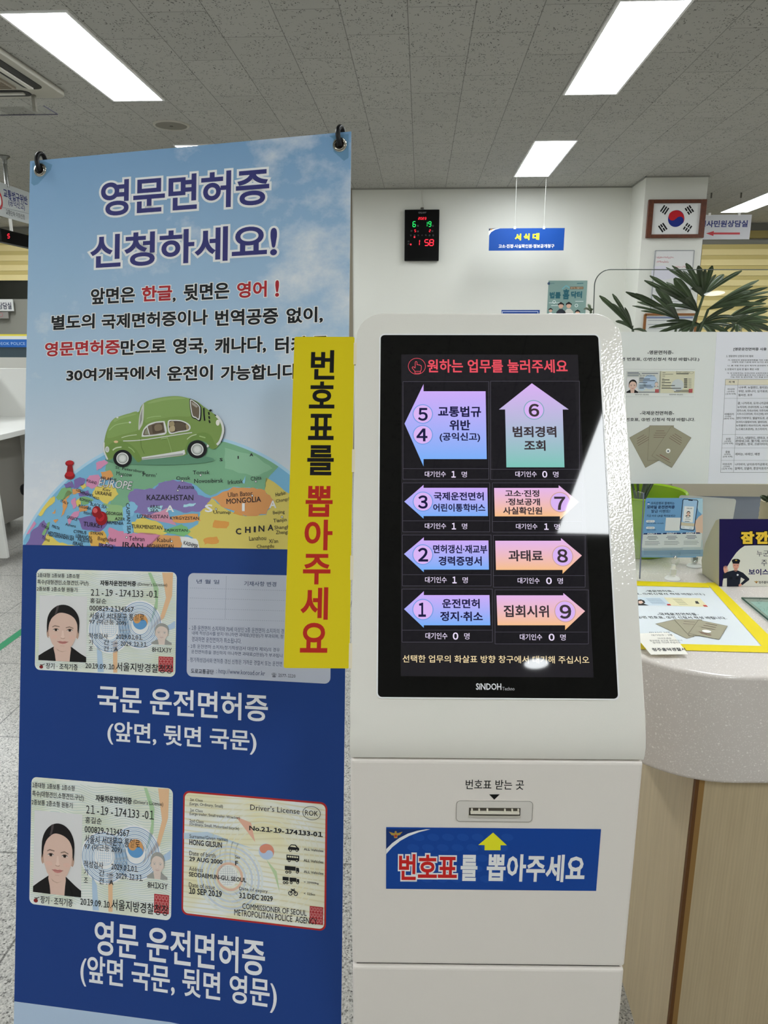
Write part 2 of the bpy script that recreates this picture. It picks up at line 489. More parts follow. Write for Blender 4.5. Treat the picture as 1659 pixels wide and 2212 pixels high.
class Printer:
    """prints on a flat frame; coordinates are read in a zoomed crop of the photograph (origin, factor) or any map to local units"""
    def __init__(s, mb, fn, dz=0.00012, z0=0.0):
        s.mb = mb; s.fn = fn; s.dz = dz; s.z0 = z0
    def zoom(s, ox, oy, k):
        return Printer(s.mb, lambda x, y: s.fn(ox + x / k, oy + y / k), s.dz, s.z0)
    def cell(s, x0, y0, x1, y1):
        """printer with 0..100 coordinates (y down) inside a rectangle"""
        a = s.fn(x0, y0); b = s.fn(x1, y1)
        return Printer(s.mb, lambda x, y: (a[0] + (b[0] - a[0]) * x / 100, a[1] + (b[1] - a[1]) * y / 100), s.dz, s.z0)
    def z(s, L): return s.z0 + L * s.dz
    def T(s, text, x0, y0, x1, y1, m, L=2, bold=0.0, halo=None, rot=0.0, res=2, shear=0.0):
        """lettering that fills the box from its lower left to its upper right corner"""
        (a0, b0), (a1, b1) = s.fn(x0, y0), s.fn(x1, y1)
        s.mb.jobs.append((text, res, shear, (a0, b0, a1, b1), m, (s.z(L), s.z(L - 1)), bold, halo, rot))
    def P(s, pts, m, L=1):
        q = [s.fn(*p) for p in pts]
        ar = sum(q[i - 1][0] * q[i][1] - q[i][0] * q[i - 1][1] for i in range(len(q)))
        if ar < 0: q.reverse()
        s.mb.flat(q, m, s.z(L))
    def R(s, x0, y0, x1, y1, m, L=1, r=0.0):
        a, b = s.fn(x0, y0), s.fn(x1, y1)
        s.mb.flat(rrect(min(a[0], b[0]), min(a[1], b[1]), max(a[0], b[0]), max(a[1], b[1]), r), m, s.z(L))
    def _rad(s, cx, cy, r):
        a, b, c = s.fn(cx, cy), s.fn(cx + r, cy), s.fn(cx, cy - r)
        return a, (math.dist(a, b) + math.dist(a, c)) / 2
    def C(s, cx, cy, r, m, L=1, n=40, ry=None, rot=0):
        a, q = s._rad(cx, cy, r)
        qy = q if ry is None else q * ry / r
        cr, sr = math.cos(rad(rot)), math.sin(rad(rot))
        pts = []
        for i in range(n):
            w = 2 * math.pi * i / n
            x, y = q * math.cos(w), qy * math.sin(w)
            pts.append((a[0] + x * cr - y * sr, a[1] + x * sr + y * cr))
        s.mb.flat(pts, m, s.z(L))
    def ring(s, cx, cy, r, w, m, L=1, n=48, a0=0, a1=360, ry=None):
        c, q = s._rad(cx, cy, r)
        k = q / r; h = w * k / 2
        e = 1 if ry is None else ry / r
        vs = []; fs = []
        for i in range(n + 1):
            t = rad(a0 + (a1 - a0) * i / n)
            for rr in (q - h, q + h): vs.append((c[0] + rr * math.cos(t), c[1] + rr * e * math.sin(t), s.z(L)))
            if i: fs.append((2 * i - 2, 2 * i - 1, 2 * i + 1, 2 * i))
        s.mb.add(vs, fs, m)
    def S(s, pts, m, L=1, n=5):
        s.P(spline(pts, n, True), m, L)
    def E(s, cx, cy, rx, ry, m, L=1, n=28):
        """ellipse in the printer's own coordinates"""
        s.P([(cx + rx * math.cos(2 * math.pi * i / n), cy + ry * math.sin(2 * math.pi * i / n)) for i in range(n)], m, L)
    def line(s, pts, w, m, L=1):
        """w in the printer's own coordinates"""
        q = [s.fn(*p) for p in pts]
        a, k = s._rad(pts[0][0], pts[0][1], 10.0)
        h = k / 10 * w / 2
        for p0, p1 in zip(q, q[1:]):
            dx, dy = p1[0] - p0[0], p1[1] - p0[1]
            d = math.hypot(dx, dy) or 1
            nx, ny = -dy / d * h, dx / d * h
            s.mb.flat([(p0[0] - nx, p0[1] - ny), (p1[0] - nx, p1[1] - ny), (p1[0] + nx, p1[1] + ny), (p0[0] + nx, p0[1] + ny)], m, s.z(L))
    def frame(s, x0, y0, x1, y1, w, m, L=1):
        s.line([(x0, y0), (x1, y0)], w, m, L); s.line([(x0, y1), (x1, y1)], w, m, L)
        s.line([(x0, y0), (x0, y1)], w, m, L); s.line([(x1, y0), (x1, y1)], w, m, L)
def rrect(x0, y0, x1, y1, r, n=6):
    if r <= 0: return [(x0, y0), (x1, y0), (x1, y1), (x0, y1)]
    out = []
    for cx, cy, a in ((x1 - r, y0 + r, -90), (x1 - r, y1 - r, 0), (x0 + r, y1 - r, 90), (x0 + r, y0 + r, 180)):
        for i in range(n + 1):
            t = rad(a + 90 * i / n)
            out.append((cx + r * math.cos(t), cy + r * math.sin(t)))
    return out
def sheet(w0, h0, w1, h1, t, m, r=0.0, back=None):
    """a thin slab whose printed face is z = 0"""
    mb = MB()
    mb.prism(rrect(w0, h0, w1, h1, r), -t, 0, back or m, cap=m)
    return mb

# ================================================================== the room
def slab(name, lo, hi, m):
    mb = MB(); mb.box(lo, hi, m)
    return struct(mb.build(name))
slab('floor', (-6, -5, -0.1), (7, 10.6, 0), m_floor())
slab('ceiling', (-6, -5, CEIL), (7, 10.6, CEIL + 0.1), m_ceiling())
W_WHITE = m_wall('#cdcdc6', 1.25)
W_GREY = m_wall('#8d8c84', 1.2)
YB = 7.82
slab('wall_back', (-0.70, YB, 0), (2.2, YB + 0.2, CEIL), W_WHITE)
slab('wall_pillar', (2.03, 7.36, 0), (2.587, YB + 0.2, CEIL), W_WHITE)
slab('wall_far', (-6, 10.4, 0), (7, 10.6, CEIL), W_GREY)
slab('wall_left', (-6.2, -5, 0), (-6, 10.6, CEIL), W_WHITE)
slab('wall_right', (7, -5, 0), (7.2, 10.6, CEIL), W_WHITE)
slab('wall_front', (-6, -5.2, 0), (7, -5, CEIL), W_WHITE)
mb = MB(); mb.box((-0.80, YB - 0.01, 0), (-0.70, YB + 0.2, CEIL), ink('#7a7264'))
struct(mb.build('trim_1'))
mb = MB(); mb.box((-0.70, YB - 0.008, CEIL - 0.014), (2.03, YB, CEIL), ink('#8e8e88')); mb.box((2.022, 7.352, CEIL - 0.012), (2.595, 7.36, CEIL), ink('#8e8e88'))
mb.box((2.022, 7.352, CEIL - 0.012), (2.03, YB, CEIL), ink('#8e8e88'))
struct(mb.build('trim_2'))
mb = MB(); mb.box((-0.70, YB - 0.012, 0), (2.03, YB, 0.1), ink('#6d6a66'))
struct(mb.build('baseboard_back'))

# ------------------------------------------------------------------ ceiling lights
M_LAMP = glow('#f8fdff', LAMP, 0.6, 0.1, 0.8)
def ceiling_light(x, y0, y1, label, group=None, w=0.30):
    t = thing('ceiling_light', label, 'ceiling light', T3(x + w / 2, (y0 + y1) / 2, CEIL), group)
    L = y1 - y0
    f = MB(); a = w / 2 + 0.012; b = L / 2 + 0.012
    for lo, hi in (((-a, -b, -0.008), (-w / 2, b, 0)), ((w / 2, -b, -0.008), (a, b, 0)), ((-w / 2, -b, -0.008), (w / 2, -L / 2, 0)), ((-w / 2, L / 2, -0.008), (w / 2, b, 0))):
        f.box(lo, hi, ink('#e8e8e2'))
    f.build('light_frame', WM[t], t)
    d = MB(); d.box((-w / 2, -L / 2, -0.006), (w / 2, L / 2, 0), M_LAMP)
    d.build('diffuser', WM[t], t)
    return t
ceiling_light(-1.904, 3.66, 4.93, 'long bright ceiling light beside the air conditioner, above the license banner')
ceiling_light(0.843, 3.66, 4.93, 'nearest long ceiling light over the kiosk, in line with the one above the blue sign')
ceiling_light(0.833, 6.03, 7.29, 'bright ceiling light farther back, just above the hanging blue sign')
ceiling_light(-1.89, 6.04, 7.30, 'ceiling light whose edge shows just over the top of the license banner')
ceiling_light(3.49, 8.2, 9.42, 'bright ceiling light beyond the pillar, above the white arrow sign')
G0 = 'ceiling lights above and behind the viewer'
for x, y in ((0.93, -1.33), (-1.9, -1.33), (3.6, -1.33), (-4.6, -1.33), (3.6, 1.29), (-1.9, 1.29), (0.86, 1.29), (-4.6, 1.29), (3.6, 3.66), (-4.6, 3.66), (3.6, 5.9), (-4.6, 6.0), (-1.9, -3.7), (5.6, 8.2), (-5.5, 8.2)):  # grid continued unseen; the last two are added to brighten the far wall
    ceiling_light(x, y, y + 1.27, 'bright flush ceiling light above the floor in front of the kiosk', G0)
LB_ = 'small round lamp in the ceiling over the entrance behind the viewer'
for lx, ly in ((1.13, -2.95), (3.03, -3.05)):
  t = thing('downlight', LB_, 'ceiling light', T3(lx, ly, CEIL), 'round lamps over the entrance')
  mb = MB(); mb.lathe([(0.085, -0.012), (0.1, -0.012), (0.1, 0.0)], ink('#d8d8d4'), 32); mb.build('lamp_rim', WM[t], t, smooth=30)
  mb = MB(); mb.lathe([(0.0005, -0.010), (0.085, -0.010)], M_LAMP, 32); mb.build('diffuser', WM[t], t)

# speaker
p = at_z(370, 270, CEIL)
t = thing('ceiling_speaker', 'round grey loudspeaker grille flush in the ceiling above the banner', 'speaker', T3(p.x, p.y, CEIL))
mb = MB(); mb.lathe([(0.106, -0.002), (0.108, -0.008), (0.119, -0.008), (0.124, 0.0)], ink('#a9a69c'), 40); mb.build('speaker_rim', WM[t], t, smooth=40)
mb = MB(); mb.lathe([(0.012, -0.008), (0.06, -0.007), (0.107, -0.004)], ink('#77746c', 0.8), 40); mb.build('grille', WM[t], t, smooth=40)
mb = MB(); mb.lathe([(0.0005, -0.010), (0.012, -0.010), (0.012, -0.004)], ink('#56544f'), 16); mb.build('logo_dot', WM[t], t)

# air conditioner cassette
ax1 = at_z(72, 162, CEIL - 0.03).x; ay1 = at_z(125, 212, CEIL - 0.03).y
t = thing('air_conditioner', 'grey ceiling air conditioner with black louvre slots and clear deflector', 'air conditioner', T3(ax1 - 0.475, ay1 - 0.475, CEIL - 0.03))
PAN = ink('#a5a298', 0.4)
mb = MB(); mb.prism(rrect(-0.475, -0.475, 0.475, 0.475, 0.05), 0, 0.03, PAN); mb.build('panel', WM[t], t, bevel=0.006)
mb = MB(); mb.box((-0.27, -0.27, -0.012), (0.27, 0.27, 0.0), ink('#9a9184', 0.6))
for i in range(26): mb.box((-0.255, -0.26 + i * 0.02, -0.016), (0.255, -0.252 + i * 0.02, -0.012), ink('#837a6d', 0.6))
mb.build('intake_grille', WM[t], t)
for k in range(4):
    R = WM[t] @ Matrix.Rotation(rad(90 * k), 4, 'Z')
    s = MB(); s.prism(rrect(0.315, -0.30, 0.425, 0.30, 0.05), -0.003, 0.002, ink('#1c1b1a', 0.4)); sl = s.build('louvre_slot', R, t)
    s = MB(); s.box((0.345, -0.27, -0.012), (0.372, 0.27, -0.004), ink('#c9c6bd', 0.3)); s.build('louvre_vane', R, t)
def deflector(x0, x1):
    s = MB()
    s.prism([(x0, -0.38), (x1, -0.38), (x1, 0.38), (x0, 0.38)], -0.075, -0.072, M_CLEAR)
    for a, b in (((x1, -0.38), (x1, 0.38)), ((x0, 0.38), (x1, 0.38)), ((x0, -0.38), (x1, -0.38))):
        s.tube([(a[0], a[1], -0.0735), (b[0], b[1], -0.0735)], 0.003, ink('#3b3a4c', 0.3), 6)
    return s
R = WM[t] @ Matrix.Rotation(rad(90), 4, 'Z')
deflector(0.36, 0.53).build('deflector', R, t, props={'label': 'clear acrylic deflector with dark edges'})
for dy in (-0.3, 0.3):
    s = MB(); s.box((0.40, dy - 0.01, -0.09), (0.42, dy + 0.01, 0.0), ink('#77746c', 0.4)); s.build('bracket', R, t)

# blinds on the far wall
BL1, BL2 = ink('#c4b583', 0.6, 1.5), ink('#ab9c66', 0.6, 1.5)
def blind(x0, x1, z0, z1, label, pitch=0.128):
    t = thing('window_blind', label, 'blind', T3(x0, 10.36, z0))
    b = MB(); n = int((z1 - z0) / pitch)
    for i in range(n):
        za = z0 + i * pitch
        b.box((x0, 10.352, za), (x1, 10.36, za + pitch * 0.58), BL1); b.box((x0, 10.362, za + pitch * 0.5), (x1, 10.366, za + pitch * 1.05), BL2)
    b.build('slats', None, t)
    b = MB(); b.box((x0 - 0.02, 10.30, z1 - 0.02), (x1 + 0.02, 10.38, z1 + 0.07), ink('#8b7d4d')); b.build('head_rail', None, t)
p0 = at_y(1519, 512, 10.36); p1 = at_y(0, 606, 10.36)
blind(p0.x, 6.6, 0.9, p0.z, 'beige striped roller blind beyond the pillar, behind the palm')
blind(-5.9, -2.2, p1.z, 2.66, 'beige striped blind high on the far wall beyond the banner')
mb = MB(); mb.box((p0.x - 0.12, 10.33, 0.8), (p0.x - 0.03, 10.4, CEIL), ink('#b5a86f', 0.5)); struct(mb.build('trim_3'))
q0 = at_y(0, 645, 10.39)
mb = MB(); mb.box((-5.9, 10.385, q0.z), (-2.2, 10.4, p1.z + 0.2), ink('#23241f', 0.2)); struct(mb.build('window_1'))
# ================================================================== ticket kiosk
KY = YAW + rad(-0.75)
KO = RZ @ Vector((0.1577, 1.0465, 0)) + Vector((-math.sin(KY), math.cos(KY), 0)) * -0.133
KM = T3(KO.x, KO.y, 0) @ Matrix.Rotation(KY, 4, 'Z')
kiosk = thing('ticket_kiosk', 'white queue ticket kiosk with a lit touch screen and a blue sticker', 'kiosk', KM)
P_WHITE = m_paint('#d4d1c9', 1.32, 0.4, 0.08, 700, 0.3, 0.9)
P_BODY = m_paint('#d3cdc6', 1.35, 0.42, 0.1, 700, 0.35)
TILT = rad(25.01); SN, CS = math.sin(TILT), math.cos(TILT)
PC = (0.133, 1.1756)                      # panel centre: y, z in the kiosk's frame
def pan(v, d=0.0): return (PC[0] + SN * v + CS * d, PC[1] + CS * v - SN * d)
HW, TOP, RAD = 0.2025, 0.3055, 0.043
# stations down the front of the head: (half width, front point, back point)
st = []
for i in range(9):
    a = rad(90 * i / 8)
    v = TOP - RAD + RAD * math.cos(a); hw = HW - RAD + RAD * math.sin(a)
    st.append((hw, pan(v), pan(v, 0.045)))
for v in (0.2, 0.1, 0.0, -0.1, -0.2, -0.285):
    k = (0.26 - v) / 0.55
    st.append((HW, pan(v), pan(v, 0.045 + 0.17 * max(0, k))))
nose = [(0.0126, 0.917), (0.0052, 0.901), (0.0, 0.886), (-0.003, 0.872), (-0.0025, 0.861), (0.0, 0.851)]
for y, z in nose[1:]:
    st.append((HW, (y, z), (0.24, max(0.851, z + (z - 0.851) * 0.3))))
hd = MB(); vs = []; fs = []
for hw, f, b in st:
    for x in (-hw, -hw * 0.5, 0, hw * 0.5, hw): vs.append((x, f[0], f[1]))
    for x in (hw, hw * 0.5, 0, -hw * 0.5, -hw): vs.append((x, b[0], b[1]))
for i in range(len(st) - 1):
    for k in range(10):
        k2 = (k + 1) % 10
        fs.append((i * 10 + k, (i + 1) * 10 + k, (i + 1) * 10 + k2, i * 10 + k2))
fs.append(tuple(range(10))); e = (len(st) - 1) * 10; fs.append(tuple(e + k for k in reversed(range(10))))
hd.add(vs, fs, P_WHITE)
hd.build('head_housing', KM, kiosk, smooth=30, bevel=0.0035)

# the glass and what it shows
PF = Frame(KM @ Vector((0, PC[0], PC[1])), KM.to_3x3() @ Vector((1, 0, 0)), KM.to_3x3() @ Vector((0, SN, CS)))
GL = glow('#000000', 0.0, 0.03, 0.5)
GX0, GX1, GY0, GY1 = -0.1645, 0.1665, -0.268, 0.269
rim = MB()
o = rrect(GX0 - 0.002, GY0 - 0.002, GX1 + 0.002, GY1 + 0.002, 0.008); i_ = rrect(GX0, GY0, GX1, GY1, 0.006)
n = len(o)
rim.add([(x, y, -0.001) for x, y in o] + [(x, y, 0.0016) for x, y in o] + [(x, y, 0.0016) for x, y in i_] + [(x, y, -0.001) for x, y in i_],
        [(a + b * n, (a + 1) % n + b * n, (a + 1) % n + (b + 1) * n, a + (b + 1) * n) for b in range(3) for a in range(n)], ink('#f4f2ec', 0.25))
rim.build('screen_rim', PF.M(), kiosk)
gl = MB(); gl.prism(i_, -0.002, 0.0008, GL)
scr = gl.build('touch_screen', PF.M(), kiosk)
dm = MB()
pr = Printer(dm, PF.loc, 0.00004, 0.00085)
BG = glow('#1d1b20', 1.0, 0.03); BX = glow('#151319', 1.0, 0.03); LN = glow('#55525f', 1.0, 0.03)
pr.R(867.0, 766.0, 1249, 764.4, BG, 0)
a0 = PF.loc(867, 766); a1 = PF.loc(1282, 1463.5)
dm = MB(); dm.flat([(a0[0], a1[1]), (a1[0], a1[1]), (a1[0], a0[1]), (a0[0], a0[1])], BG, 0.00085)
pr.mb = dm
A = pr.zoom(840, 750, 3.6065); B = pr.zoom(840, 1020, 3.6065); D = pr.zoom(740, 660, 2.4576)
RED = glow('#e8505f', 1.0, 0.03); WHT = glow('#e9dcf6', 1.0, 0.03); CRM = glow('#f6dfae', 1.0, 0.03); NAV = glow('#14143f', 1.0, 0.03); BRN = glow('#3a3036', 1.0, 0.03)
def mx(c0, c1, t): return tuple(x + (y - x) * t for x, y in zip(lin(c0), lin(c1))) + (1,)
def slices(p, ys, span, c0, c1, L, gain=1.0):
    """horizontal slices of an outline with a colour that runs from top to bottom"""
    for ya, yb in zip(ys, ys[1:]):
        if yb - ya < 0.6: continue
        q = []
        for y, tt in ((ya + 0.01, 0), (yb - 0.01, 0)):
            xl, xr = span(y)
            q.append((xl, xr, y))
        base = len(dm.v)
        pts = [p.fn(q[1][0], q[1][2]), p.fn(q[1][1], q[1][2]), p.fn(q[0][1], q[0][2]), p.fn(q[0][0], q[0][2])]
        dm.add([(x, y, p.z(L)) for x, y in pts], [(0, 1, 2, 3)], tone())
        y0, y1 = ys[0], ys[-1]
        for j, y in enumerate((q[1][2], q[1][2], q[0][2], q[0][2])):
            t = (y - y0) / (y1 - y0)
            dm.tones[base + j] = mx(c0, c1, min(1, max(0, t)))
def side_arrow(p, tip, htop, hbot, btop, bbot, c0, c1):
    """tip, head corners and the two far body corners; points left or right"""
    (tx, ty), (hx, hy), (kx, ky) = tip, htop, hbot
    (ex, ey), (fx, fy) = btop, bbot
    left = tx < ex
    def head(y):
        return hx + (tx - hx) * (y - hy) / (ty - hy) if y < ty else kx + (tx - kx) * (ky - y) / (ky - ty)
    def span(y):
        h = head(y)
        inb = ey <= y <= fy
        b = (ex + (fx - ex) * (y - ey) / (fy - ey)) if inb else (hx if y < ty else kx)
        return (h, b) if left else (b, h)
    ys = sorted(set([hy + (ky - hy) * i / 40 for i in range(41)] + [ty, ey, fy]))
    slices(p, ys, span, c0, c1, 3)
PUR, BLU, TEA, ORG = '#d3acf8', '#6fb0f8', '#7cc4b8', '#f8c078'
PUR2 = '#e3b6f0'
A.C(218, 150, 66, RED, 2); A.C(218, 150, 62.5, BG, 3)
hand = [(205, 165), (205, 118), (212, 112), (219, 118), (219, 140), (226, 136), (232, 142), (238, 138), (243, 145), (249, 143), (253, 150), (252, 178), (245, 190), (245, 205), (203, 205), (203, 190), (180, 162), (186, 154), (194, 156)]
A.line(hand + [hand[0]], 4, RED, 4); A.line([(203, 190), (245, 190)], 4, RED, 4)
A.T('원하는 업무를 눌러주세요', 300, 200, 1388, 98, RED, 3, bold=0.02, res=3)
for p, x0, y0, x1, y1, dv in ((A, 110, 270, 778, 1030, 948), (A, 792, 267, 1484, 1032, 952), (B, 107, 85, 785, 465, 380), (B, 806, 85, 1505, 468, 385), (B, 105, 490, 796, 886, 799), (B, 813, 493, 1528, 896, 806), (B, 103, 911, 806, 1324, 1231), (B, 826, 917, 1553, 1338, 1246)):
    p.R(x0, y0, x1, y1, BX, 1); p.frame(x0, y0, x1, y1, 2.6, LN, 2); p.line([(x0, dv), (x1, dv)], 2.6, LN, 2)
side_arrow(A, (122, 597), (270, 290), (270, 930), (753, 345), (762, 873), PUR, BLU)
def up_arrow():
    tx, ty = 1113, 283; hy = 487; l, r = 857, 1400; y1 = 937
    def span(y):
        if y < hy: return (tx + (l - tx) * (y - ty) / (hy - ty), tx + (r - tx) * (y - ty) / (hy - ty))
        k = (y - hy) / (y1 - hy)
        return (905 + 10 * k, 1353 + 14 * k)
    slices(A, sorted(set([ty + (y1 - ty) * i / 40 for i in range(41)] + [hy])), span, '#d9b0f2', TEA, 3)
up_arrow()
side_arrow(B, (120, 230), (270, 100), (270, 363), (767, 123), (771, 343), PUR, BLU)
side_arrow(B, (1478, 232), (1322, 103), (1332, 370), (819, 124), (825, 345), PUR2, ORG)
side_arrow(B, (118, 638), (272, 508), (272, 780), (775, 533), (779, 760), PUR, BLU)
side_arrow(B, (1502, 650), (1340, 515), (1352, 792), (828, 535), (834, 762), PUR2, ORG)
side_arrow(B, (118, 1067), (272, 928), (272, 1213), (783, 958), (790, 1193), PUR, BLU)
side_arrow(B, (1527, 1083), (1358, 942), (1372, 1230), (838, 960), (846, 1193), PUR2, ORG)
LIL = glow('#d9b4f4', 1.0, 0.03)
def badge(p, cx, cy, r, txt, x0, y0, x1, y1, ringc, tc):
    p.C(cx, cy, r, glow(ringc, 1.0, 0.03), 4); p.C(cx, cy, r - 6.5, LIL, 5)
    p.T(chr(ord(txt) + 0xFEE0), x0, y0, x1, y1, tc, 6, bold=0.028, res=4)
RB, RT_, RO_ = '#6b9be0', '#7aa8b8', '#cfa59a'
badge(A, 264, 522, 77, '5', 228, 575, 302, 475, RB, NAV); badge(A, 264, 684, 77, '4', 215, 735, 300, 635, RB, NAV)
badge(A, 1129, 490, 78, '6', 1090, 543, 1168, 443, RT_, BRN)
badge(B, 265, 230, 78, '3', 228, 285, 302, 182, RB, NAV); badge(B, 1334, 235, 80, '7', 1290, 295, 1372, 192, RO_, BRN)
badge(B, 264, 643, 80, '2', 228, 697, 305, 590, RB, NAV); badge(B, 1352, 653, 82, '8', 1312, 705, 1390, 600, RO_, BRN)
badge(B, 265, 1070, 82, '1', 230, 1127, 288, 1017, RB, NAV); badge(B, 1372, 1085, 84, '9', 1332, 1142, 1417, 1033, RO_, BRN)
for p, s, x0, y0, x1, y1, c, bd in (
    (A, '교통법규', 383, 545, 717, 462, NAV, .03), (A, '위반', 472, 650, 633, 568, NAV, .03), (A, '(공익신고)', 395, 740, 710, 667, NAV, .028),
    (A, '범죄경력', 965, 703, 1302, 618, BRN, .03), (A, '조회', 1055, 808, 1218, 727, BRN, .03),
    (B, '국제운전면허', 350, 220, 738, 157, NAV, .028), (B, '어린이통학버스', 345, 308, 750, 247, NAV, .028),
    (B, '고소·진정', 905, 193, 1170, 140, BRN, .03), (B, '·정보공개', 912, 260, 1175, 205, BRN, .03), (B, '사실확인원', 890, 330, 1192, 272, BRN, .03),
    (B, '면허갱신·재교부', 345, 633, 765, 568, NAV, .028), (B, '경력증명서', 387, 728, 722, 657, NAV, .028), (B, '과태료', 932, 695, 1197, 608, BRN, .026),
    (B, '운전면허', 415, 1060, 706, 988, NAV, .028), (B, '정지·취소', 400, 1160, 730, 1087, NAV, .028), (B, '집회시위', 895, 1130, 1243, 1037, BRN, .026)):
    p.T(s, x0, y0, x1, y1, c, 5, bold=bd)
for p, y, x, xs, nn, yb in ((A, 0, (280, 443), (487, 520), '1', (1012, 968)), (A, 0, (985, 1150), (1195, 1232), '0', (1012, 968)), (B, 0, (280, 445), (490, 522), '1', (442, 398)), (B, 0, (990, 1155), (1210, 1242), '1', (445, 402)),
                            (B, 0, (282, 450), (495, 527), '1', (862, 816)), (B, 0, (1003, 1172), (1225, 1267), '0', (868, 823)), (B, 0, (285, 455), (498, 540), '0', (1300, 1251)), (B, 0, (1020, 1192), (1245, 1288), '0', (1308, 1261))):
    p.T('대기인수', x[0], yb[0], x[1], yb[1], WHT, 3, bold=.008)
    p.T(chr(ord(nn) + 0xFEE0), xs[0], yb[0] + 5, xs[1], yb[1] - 2, WHT, 3, bold=0.03, res=4)
    w = xs[1] + 47
    p.T('명', w, yb[0] + 3, w + 40, yb[1] + 2, WHT, 3)
B.T('선택한 업무의 화살표 방향 창구에서 대기해 주십시오', 107, 1482, 1558, 1433, CRM, 3, bold=0.006)
dm.build('display', PF.M(), scr)
lg = MB(); p = Printer(lg, PF.loc, 0.00004, 0.00085).zoom(740, 660, 2.4576)
p.T('SíNDOH', 708, 2040, 842, 2006, ink('#d8d8dc', 0.3), 1, bold=0.02); p.T('Techno', 848, 2043, 912, 2025, ink('#b0b0b4', 0.3), 1)
lg.build('maker_lettering', PF.M(), scr)

# body below the head
def kpanel(name, z0, z1, y0=0.0, y1=0.24, hw=HW):
    b = MB(); b.box((-hw, y0, z0), (hw, y1, z1), P_BODY)
    return b.build(name, KM, kiosk, bevel=0.005)
dr = kpanel('printer_door', 0.5065, 0.8478)
kpanel('lower_cabinet', 0.05, 0.5025)
b = MB(); b.box((-HW + 0.006, 0.006, 0.045), (HW - 0.006, 0.234, 0.852), ink('#2c2a28', 0.7)); b.build('inner_frame', KM, kiosk)
b = MB(); b.box((-HW - 0.0, -0.005, 0.0), (HW, 0.26, 0.05), ink('#a7a39d', 0.5)); b.build('base_plate', KM, kiosk, bevel=0.003)
BF = Frame(KM @ Vector((0, 0, 0)), KM.to_3x3() @ Vector((1, 0, 0)), Vector((0, 0, 1)))
def bz(px, py): return BF.loc(px, py)
q0 = bz(984.5, 1773.5); q1 = bz(1151.5, 1729.5)
b = MB(); b.prism(rrect(q0[0], q0[1], q1[0], q1[1], 0.006), -0.001, 0.0012, m_paint('#cdc8c1', 1.25, 0.3, 0.03))
for k_, m_ in ((0.0, 0),):
    o_ = rrect(q0[0], q0[1], q1[0], q1[1], 0.006); i2 = rrect(q0[0] + 0.0007, q0[1] + 0.0007, q1[0] - 0.0007, q1[1] - 0.0007, 0.0055); nn_ = len(o_)
    b.add([(x, y, 0.00135) for x, y in o_] + [(x, y, 0.00135) for x, y in i2], [(a, (a + 1) % nn_, nn_ + (a + 1) % nn_, nn_ + a) for a in range(nn_)], ink('#7f7a73', 0.6))
pl = b.build('ticket_plate', BF.M(), kiosk)
s0 = bz(1012.5, 1759.5); s1 = bz(1124, 1744.5)
DK, LG = ink('#4b463e', 0.6), ink('#d8d3c4', 0.4)
b = MB()
b.box((s0[0], s0[1], 0.0012), (s1[0], s1[1], 0.0016), DK)
hh = s1[1] - s0[1]
b.box((s0[0] + 0.002, s0[1] + hh * 0.42, 0.0016), (s1[0] - 0.002, s0[1] + hh * 0.62, 0.006), LG)
for f in (0.04, 0.18, 0.34, 0.68, 0.82, 0.94):
    x = s0[0] + (s1[0] - s0[0]) * f
    b.box((x, s0[1] + hh * 0.6, 0.0016), (x + 0.0022, s0[1] + hh * 0.95, 0.004), LG)
b.box((s0[0] - 0.0005, s0[1] - 0.002, 0.0012), (s1[0] + 0.0005, s0[1], 0.0035), ink('#bdb8ad', 0.4))
b.build('ticket_slot', BF.M(), pl)
mb = MB(); p = Printer(mb, BF.loc, 0.0001, 0.0002).zoom(740, 1480, 2.4397)
BLK = ink('#101010', 0.5, 1)
p.T('번호표 받는 곳', 648, 548, 957, 500, BLK, 1, bold=0.006)
p.P([(772, 575), (828, 575), (799.5, 603)], BLK, 1)
mb.build('slot_lettering', BF.M(), kiosk)
# sticker
q0 = bz(834, 1919); q1 = bz(1298, 1791)
mb = sheet(q0[0], q0[1], q1[0], q1[1], 0.0006, ink('#0f4193', 0.35))
for i in range(len(mb.v)): mb.v[i] = (mb.v[i][0], mb.v[i][1], mb.v[i][2] + 0.0007)
p = Printer(mb, BF.loc, 0.00008, 0.0007).zoom(740, 1480, 2.4397)
LB = ink('#16499b', 0.35)
for j in range(5):
    for i in range(9):
        x, y = 400 + i * 78 - j * 28, 800 + j * 55
        if x > 310 and y < 1060 and x + y * 0.2 < 1050: p.C(x, y, 30, LB, 1, 20, ry=20, rot=-12)
WT = ink('#f2f3f4', 0.4, 1.2)
arc = [(230, 862), (262, 830), (300, 803), (345, 780), (395, 765), (440, 757.5)]
arc2 = [(462, 758), (405, 772), (350, 793), (305, 818), (262, 852), (230, 888)]
p.P(arc + arc2, WT, 2); p.P([(230, 757), (440, 757)] + arc[::-1][1:-1] + [(230, 862)], ink('#14306b', 0.35), 2)
GD = ink('#a98a3e', 0.3); 
def emblem(p, cx, cy, k, L=3):
    p.P([(cx - 36 * k, cy - 14 * k), (cx - 10 * k, cy - 6 * k), (cx, cy - 12 * k), (cx + 10 * k, cy - 6 * k), (cx + 36 * k, cy - 14 * k), (cx + 22 * k, cy + 4 * k), (cx + 10 * k, cy + 6 * k), (cx + 8 * k, cy + 20 * k), (cx - 8 * k, cy + 20 * k), (cx - 10 * k, cy + 6 * k), (cx - 22 * k, cy + 4 * k)], GD, L)
    p.C(cx, cy + 8 * k, 7 * k, ink('#b03a30', 0.4), L + 1, 16); p.C(cx, cy - 13 * k, 5 * k, GD, L + 1, 12)
emblem(p, 280, 784, 1.0)
YL = ink('#e8dc25', 0.4)
p.P([(793, 775), (866, 842), (832, 842), (832, 868), (748, 868), (748, 841), (715, 840)], YL, 2)
